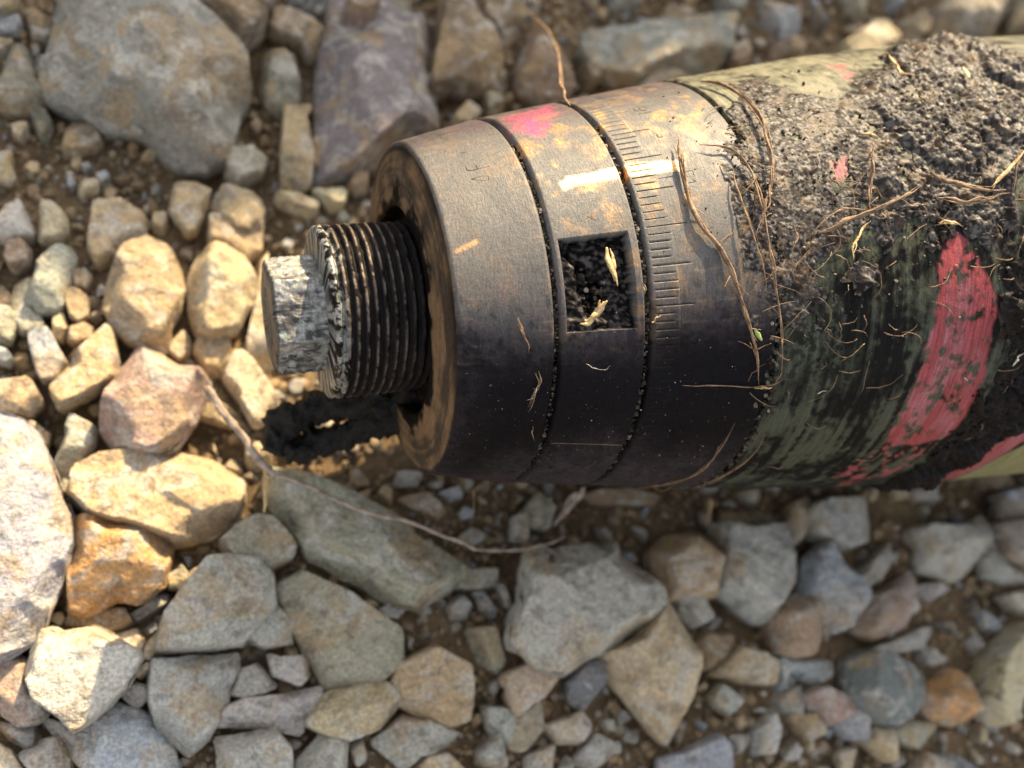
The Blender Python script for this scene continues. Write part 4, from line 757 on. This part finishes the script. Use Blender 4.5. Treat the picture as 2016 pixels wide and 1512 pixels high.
link('soil_crumbs', mesh_np('soil_crumbs', V, F, M_MUD, smooth=False, attrs=dict(col=col, rough=np.full(len(V), .6), metal=np.zeros(len(V)))), kind='stuff', label='dark soil crumbs sprinkled over the shell and packed in its grooves', category='soil crumbs')
# white crust crumbs on the stub belong to the corroded end
M_CLOD = soil_material('black_mud', .018); M_CLOD.node_tree.nodes['Principled BSDF'].inputs['Roughness'].default_value = .42; M_CLOD.node_tree.nodes['Principled BSDF'].inputs['Specular IOR Level'].default_value = .35
def clod(name, paths, label):
    ps = []
    for k, (pts, rad, zz) in enumerate(paths):
        z_ = np.interp(np.linspace(0, 1, len(pts)), np.linspace(0, 1, len(zz)), zz); q = catmull([px_plane(x, y, z) for (x, y), z in zip(pts, z_)], 10)
        rr_ = np.interp(np.linspace(0, 1, len(q)), np.linspace(0, 1, len(rad)), rad); V, F, cap = tube(q, rr_, 22, 1.0, 90 + k)
        n_ = len(q) * 22; d = fbm(V / 2.2, 4, 93 + k) - .5; ax = np.vstack([np.repeat(q, 22, 0), q[:1], q[-1:]]); V = ax + (V - ax) * (1 + d[:, None] * 1.3) + (fbm(V / .7, 3, 95)[:, None] - .5) * 1.2; ps.append((V, F, cap))
    return link(name, tubes_mesh(name, ps, M_CLOD), None, label=label, category='mud', kind='thing')
clod('mud_clod', [([(846, 775), (770, 790), (690, 795), (610, 808), (556, 845), (536, 892)], (3.2, 3.4, 2.6, 3.0, 3.4, 2.2), (42, 34, 28, 25)), ([(838, 800), (760, 826), (690, 852), (620, 872), (556, 892)], (3.0, 3.6, 2.6, 2.8, 2.4), (40, 31, 26, 25))], 'ragged black mud clod with a hole hanging out of the shell socket onto the stones')
# ---------------------------------------------------------------- engraved letters on the rings (parts of the rings)
def ribbon(name, strokes_px, wid, parent):
    ps = []
    for s in strokes_px:
        q = [on_shell(*px_shell(*p), .02) for p in s]; ps.append(tube(catmull(q, 5), wid, 5, .35, 3))
    o = part(name, tubes_mesh(name, ps, M_DARKFIB)); o.parent = bpy.data.objects[parent]; o.matrix_parent_inverse = Matrix.Identity(4); o.matrix_local = Matrix.Identity(4); return o
ribbon('engraved_letter', [[(918, 325), (922, 336), (944, 332), (966, 327)], [(938, 324), (941, 332)]], .10, 'nose_ring')           # F
ribbon('engraved_letter', [[(928, 353), (952, 347), (976, 352)], [(928, 353), (952, 356), (976, 354)], [(962, 348), (963, 355)]], .10, 'nose_ring')   # A
ribbon('engraved_letter', [[(906, 302), (920, 300), (940, 295)], [(912, 299), (920, 302)]], .09, 'nose_ring')
ribbon('engraved_letter', [[(882, 268), (888, 266), (890, 270), (884, 272), (882, 268)], [(890, 279), (912, 278)]], .08, 'nose_ring')
ribbon('engraved_numeral', [[(1258, 214), (1264, 210), (1273, 212), (1272, 217), (1264, 218), (1258, 214)], [(1247, 214), (1252, 218), (1258, 219)]], .09, 'graduated_ring')
ribbon('engraved_numeral', [[(1282, 220), (1262, 224), (1258, 226)]], .09, 'graduated_ring')
ribbon('engraved_numeral', [[(1337, 276), (1346, 298), (1338, 300)], [(1293, 264), (1297, 270), (1305, 269)]], .08, 'graduated_ring')
ribbon('engraved_numeral', [[(1349, 338), (1362, 336), (1366, 344)], [(1356, 360), (1370, 357), (1364, 354)], [(1351, 352), (1354, 346)]], .09, 'graduated_ring')
ribbon('engraved_arrow', [[(1158, 436), (1166, 430), (1172, 436)], [(1166, 430), (1164, 420)], [(1156, 426), (1178, 434)]], .07, 'setting_ring')
ribbon('scribed_line', [[(1085, 872), (1130, 873), (1225, 876)]], .12, 'setting_ring')
# ---------------------------------------------------------------- roots, straw and twigs
def strands(name, pts, rad, label, cat, mat, n=1, spread=.35, lift=(.5,), flat=1.0, taper=(1, .5), ground=None, kids=0):
    if ground is None:
        lf = np.interp(np.linspace(0, 1, len(pts)), np.linspace(0, 1, len(lift)), lift); q = np.array([on_shell(*px_shell(*p), l + rad * .6) for p, l in zip(pts, lf)])
    else:
        zz = np.interp(np.linspace(0, 1, len(pts)), np.linspace(0, 1, len(ground)), ground); q = np.array([px_plane(p[0], p[1], z) for p, z in zip(pts, zz)])
    path = catmull(q, 9); m = len(path); ps = []; sd0 = abs(hash(label)) % 1 + len(label) * 7 + int(pts[0][0])
    for k in range(n):
        off = np.stack([fbm(np.c_[np.arange(m) * .07, np.full(m, k * 5.1), np.full(m, j * 9.7)], 3, sd0 + k) - .5 for j in range(3)], -1) * spread * 2 * (0 if n == 1 else 1)
        off = off + (np.stack([vn(np.c_[np.arange(m) * .22, np.full(m, k * 3.3), np.full(m, j * 4.)], sd0) - .5 for j in range(3)], -1)) * (rad * .8 if ground is not None and rad > .5 else rad * 1.9 if rad < .5 or ground is not None else .5)
        a, b = (0, m) if k == 0 else (int(m * RNG.uniform(0, .25)), int(m * RNG.uniform(.7, 1)))
        if b - a < 4: a, b = 0, m
        r = rad * (.8 if k == 0 else RNG.uniform(.25, .7)) * np.linspace(taper[0], taper[1], b - a) * np.minimum(1, np.minimum(np.arange(b - a) + 1.5, b - a + .5 - np.arange(b - a)) / (8 if ground is None else 5)) * (1 + .5 * (vn(np.c_[np.arange(b - a) * .35, np.full(b - a, k * 2.), np.full(b - a, sd0 * .1)], 5) - .5)); ps.append(tube((path + off)[a:b], r, 6, flat, sd0 + k))
    for k in range(kids):                                                 # fine side hairs
        i0 = int(RNG.integers(2, m - 3)); d = RNG.normal(0, 1, 3); d[2] = abs(d[2]) * .3; L = RNG.uniform(1.2, 4.5)
        q2 = np.array([path[i0] + d * L * t / np.linalg.norm(d) + RNG.normal(0, .12, 3) * t for t in np.linspace(0, 1, 6)]); ps.append(tube(q2, np.linspace(rad * .22, rad * .08, 6), 4, 1, k))
    return link(name, tubes_mesh(name, ps, mat), None, label=label, category=cat, group='roots and straw stuck to the shell' if ground is None else 'dry stalks on the stones', kind='thing')
strands('root_strand', [(1322, 285), (1340, 345), (1368, 432), (1418, 498), (1448, 575), (1474, 655), (1488, 752)], .50, 'thick hairy brown root running down the shell across the graduated scale', 'root', M_ROOT, 6, .55, (1.4, .5, .4, .8), kids=16)
strands('root_strand', [(1372, 168), (1440, 190), (1488, 248), (1508, 320), (1505, 385), (1492, 425), (1480, 470)], .34, 'long curved flat root bowing over the top of the mud on the shell', 'root', M_ROOT, 5, .6, (.8, 1.5, 1.6, 1.2))
strands('root_strand', [(1375, 290), (1430, 300), (1468, 342), (1488, 396), (1500, 480), (1515, 560), (1529, 640), (1531, 745)], .26, 'thin wavy root right of the thick hairy one, ending at a dark notch', 'root', M_ROOT, 3, .45, (.8, 1.2, 1.5, 1.0), kids=10)
strands('root_strand', [(1440, 340), (1450, 400), (1468, 455), (1490, 520), (1502, 580)], .24, 'short root crossing between two longer roots at the edge of the mud', 'root', M_ROOT, 2, .4, (1.0, 1.5, 1.0))
strands('root_strand', [(1450, 392), (1478, 366), (1482, 355)], .2, 'tiny forked rootlet branching up from the short crossing root', 'root', M_ROOT, 1, .2, (1.4, 1.6))
strands('root_strand', [(1600, 462), (1650, 442), (1720, 416), (1765, 394), (1800, 372)], .50, 'flattened root fibre lying diagonally on the mud, widest of its tangle', 'root', M_ROOT, 4, .6, (1.0, 2.0, 2.0, 1.4), .45)
strands('root_strand', [(1585, 470), (1615, 436), (1645, 422), (1700, 424)], .24, 'arched thin root left of the flattened diagonal fibre', 'root', M_ROOT, 2, .3, (1.0, 2.4, 1.8))
strands('root_strand', [(1698, 300), (1702, 345), (1699, 385), (1694, 425)], .36, 'upright pale brown root stub above the flattened diagonal fibre', 'root', M_ROOT, 3, .3, (2.0, 1.8, 1.5))
strands('straw', [(1654, 512), (1670, 474), (1697, 440)], .34, 'pale straw pointing down left below the flattened diagonal fibre', 'straw', M_STRAW, 2, .25, (2.4, 1.6))
strands('root_strand', [(1744, 396), (1775, 412), (1800, 410), (1808, 436)], .22, 'thin light rootlet curving right from the flattened fibre', 'root', M_ROOT, 1, .2, (2.0, 1.6))
strands('root_strand', [(1806, 345), (1840, 362), (1900, 378), (1968, 386)], .50, 'long brown root lying along the mud at the right', 'root', M_ROOT, 5, .7, (1.6, 1.8, 1.6), .6)
strands('root_strand', [(1830, 396), (1880, 404), (1930, 398), (1972, 384)], .34, 'second root just below the long brown one at the right, joining its right end', 'root', M_ROOT, 3, .5, (1.2, 1.6, 1.6), .6)
strands('straw', [(1934, 380), (1960, 350), (1990, 312)], .42, 'stiff split straw sticking up right at the end of the long brown root', 'straw', M_STRAW, 3, .25, (1.6, 3.2), .6)
strands('straw', [(1978, 312), (1980, 345), (1978, 384)], .30, 'short upright straw right behind the stiff split straw', 'straw', M_ROOT, 2, .25, (2.8, 1.6))
strands('straw', [(1742, 122), (1755, 143), (1770, 158), (1788, 166)], .46, 'pale cream straw chip on the upper mud of the shell', 'straw', M_STRAW, 2, .2, (1.4, 1.4), .6)
strands('straw', [(1686, 270), (1705, 275), (1722, 286)], .26, 'tiny brown straw sliver in the middle of the sunlit mud', 'straw', M_STRAW, 2, .2, (1.0, 1.2))
strands('straw', [(1622, 352), (1640, 368), (1658, 384)], .22, 'dark sliver under the small upper red paint fleck', 'straw', M_DARKFIB, 1, .2, (1.0, 1.2))
strands('straw', [(1840, 440), (1862, 446), (1885, 450)], .34, 'frayed straw bit under the roots at the right of the mud', 'straw', M_STRAW, 3, .4, (1.0, 1.0))
strands('root_strand', [(1545, 545), (1565, 515), (1590, 490)], .24, 'short rootlet in the dark mud left of the green paint', 'root', M_ROOT, 2, .3, (1.0, 1.2))
strands('root_strand', [(1552, 450), (1560, 470), (1549, 500)], .22, 'small loop of root at the mud left of the pale straw', 'root', M_ROOT, 2, .3, (1.0, 1.0))
strands('root_strand', [(1340, 757), (1400, 756), (1470, 759), (1515, 756), (1534, 744)], .16, 'fine horizontal fibre at the foot of the hairy root', 'root', M_ROOT, 1, .2, (.3, .5))
strands('straw', [(1484, 760), (1500, 761), (1520, 757)], .28, 'pale straw sliver at the very foot of the thick hairy root', 'straw', M_STRAW, 2, .15, (.5, .5))
strands('root_strand', [(1250, 962), (1330, 943), (1385, 915), (1415, 870), (1440, 830)], .24, 'thin root crossing the underside of the graduated ring, left of a pair', 'root', M_ROOT, 3, .5, (.4, .6), kids=5)
strands('root_strand', [(1360, 958), (1430, 928), (1478, 892), (1502, 850)], .26, 'thin curved root on the underside of the body, right of a pair', 'root', M_ROOT, 3, .4, (.4, .6))
strands('straw', [(1019, 628), (1030, 660), (1042, 690)], .30, 'brown straw splinter on the nose ring just above its dark lower half', 'straw', M_ROOT, 3, .22, (.2, .2), .7)
strands('straw', [(1053, 728), (1060, 752), (1046, 780), (1036, 810)], .18, 'forked dark straw wisp on the dark lower half of the nose ring', 'straw', M_ROOT, 4, .7, (.2, .3))
strands('straw', [(1060, 752), (1052, 768), (1048, 780), (1035, 784)], .11, 'curled white fibre on top of the forked dark wisp', 'fibre', M_HAIR, 1, .1, (.5, .5))
strands('straw', [(1050, 836), (1047, 850), (1051, 866)], .17, 'small brown splinter low on the nose ring below the forked wisp', 'straw', M_ROOT, 2, .2, (.2, .2))
strands('straw', [(1151, 714), (1164, 722), (1176, 725), (1192, 726), (1199, 718)], .07, 'curled white hair on the dark side of the setting ring', 'fibre', M_HAIR, 1, .1, (.3, .3))
strands('straw', [(1206, 488), (1210, 520), (1218, 558)], .85, 'golden straw piece standing in the right of the slot', 'straw', M_STRAW, 5, .5, (-1.5, -1.1), .45)
strands('straw', [(1189, 592), (1180, 612), (1165, 632), (1140, 634)], .75, 'bent golden straw piece lying at the lower end of the slot', 'straw', M_STRAW, 6, .7, (-.7, -1.1), .45)
strands('straw', [(1268, 558), (1274, 578)], .32, 'short straw stub wedged in the groove beside the slot', 'straw', M_STRAW, 2, .15, (-.3, -.3))
strands('straw', [(1280, 634), (1287, 626), (1300, 620)], .20, 'tiny pale root curl at the groove below the slot', 'root', M_STRAW, 1, .1, (.4, .4))
strands('straw', [(1606, 774), (1615, 769), (1626, 768)], .14, 'tiny pale straw fleck on the dark green paint', 'straw', M_HAIR, 1, .1, (.3, .3))
strands('straw', [(1974, 714), (1984, 702), (1994, 690)], .42, 'grey straw flake on the black mud at the far right', 'straw', M_HAIR, 1, .1, (1.8, 1.8), .3)
strands('straw', [(1893, 740), (1899, 745), (1903, 749)], .2, 'white fleck on the red paint band', 'straw', M_HAIR, 1, .1, (.3, .3), .4)
# hair fine fibres matted into the mud
ps = []
for k in range(150):
    u_, t_ = RNG.uniform(gend - 6, 112), math.radians(RNG.normal(108, 26)); a_ = RNG.uniform(0, 6.28); L = RNG.uniform(1.5, 7); bend = RNG.normal(0, .5)
    q = []
    for m_ in np.linspace(0, 1, 8): q.append(on_shell(u_ + L * m_ * math.cos(a_ + bend * m_), t_ + L * m_ * math.sin(a_ + bend * m_) / 44, .35 + .8 * math.sin(m_ * 3.1) * RNG.uniform(.3, 1)))
    ps.append(tube(q, np.linspace(RNG.uniform(.07, .15), .03, 8), 4, 1, k))
link('root_hairs', tubes_mesh('root_hairs', ps, M_ROOT), kind='stuff', label='hair fine root fibres matted into the mud on the shell', category='root fibres')
# small fresh green leaf and a yellow bud
M_LEAF = fibre_material('green_leaf', (.15, .24, .05), (.28, .36, .11), .5); M_BUD = fibre_material('yellow_bud', (.62, .58, .16), (.7, .66, .3), .6)
def leaf(name, a, b, wid, lift, label, cat, mat):
    q = np.array([on_shell(*px_shell(a[0] + (b[0] - a[0]) * t, a[1] + (b[1] - a[1]) * t), lift) for t in np.linspace(0, 1, 12)])
    return link(name, tubes_mesh(name, [tube(q, wid * np.sin(np.linspace(.12, 3.0, 12)) + .03, 8, .4, 2)], mat), None, label=label, category=cat, kind='thing')
leaf('leaf', (1478, 646), (1494, 668), .42, .9, 'tiny fresh green leaf beside the foot of the thick hairy root', 'leaf', M_LEAF)
leaf('bud', (1887, 150), (1898, 170), .6, 1.8, 'tiny yellow bud on the mud at the upper right of the shell', 'bud', M_BUD)
# stalks on the ground
strands('dry_stalk', [(404, 762), (430, 800), (475, 858), (512, 905), (540, 936)], .92, 'thick mauve dry stalk end leaning on the pinkish tan stone', 'stalk', M_STALK, 3, .4, ground=(26, 24, 22), flat=.6, taper=(1.1, .9))
strands('dry_stalk', [(536, 932), (600, 955), (700, 1000), (800, 1026), (900, 1066), (970, 1085), (1050, 1078), (1120, 1052)], .62, 'long grey dry stalk curving below the shell nose above the olive slab', 'stalk', M_STALK, 3, .35, ground=(22, 21, 20, 16, 14), flat=.55, taper=(1.0, .5))
strands('dry_stalk', [(524, 926), (527, 960), (524, 1012)], .9, 'short pale stalk stub pointing down where the two long stalks meet', 'stalk', M_STRAW, 3, .5, ground=(21, 18), flat=.7)
strands('wood_splinter', [(1148, 962), (1125, 990), (1095, 1032)], 1.3, 'pale split wood splinter standing close under the shell', 'splinter', M_STALK, 5, 1.0, ground=(16, 10), flat=.6)
strands('dry_grass', [(1028, 18), (1066, 44), (1093, 88), (1104, 138), (1110, 182), (1122, 204)], .30, 'thin dry stem rising behind the shell to its setting ring', 'grass', M_ROOT, 2, .3, ground=(35, 50, 70, 82), taper=(.8, 1.2))
strands('root_strand', [(932, 962), (934, 985), (932, 1015)], .22, 'fine short root hanging below the dark edge of the shell nose', 'root', M_ROOT, 1, .2, ground=(30, 18))
strands('dry_grass', [(1400, 975), (1398, 1010), (1392, 1040)], .5, 'pale thin stem end under the shell above the tall squared stone', 'grass', M_STRAW, 1, .2, ground=(10, 8))
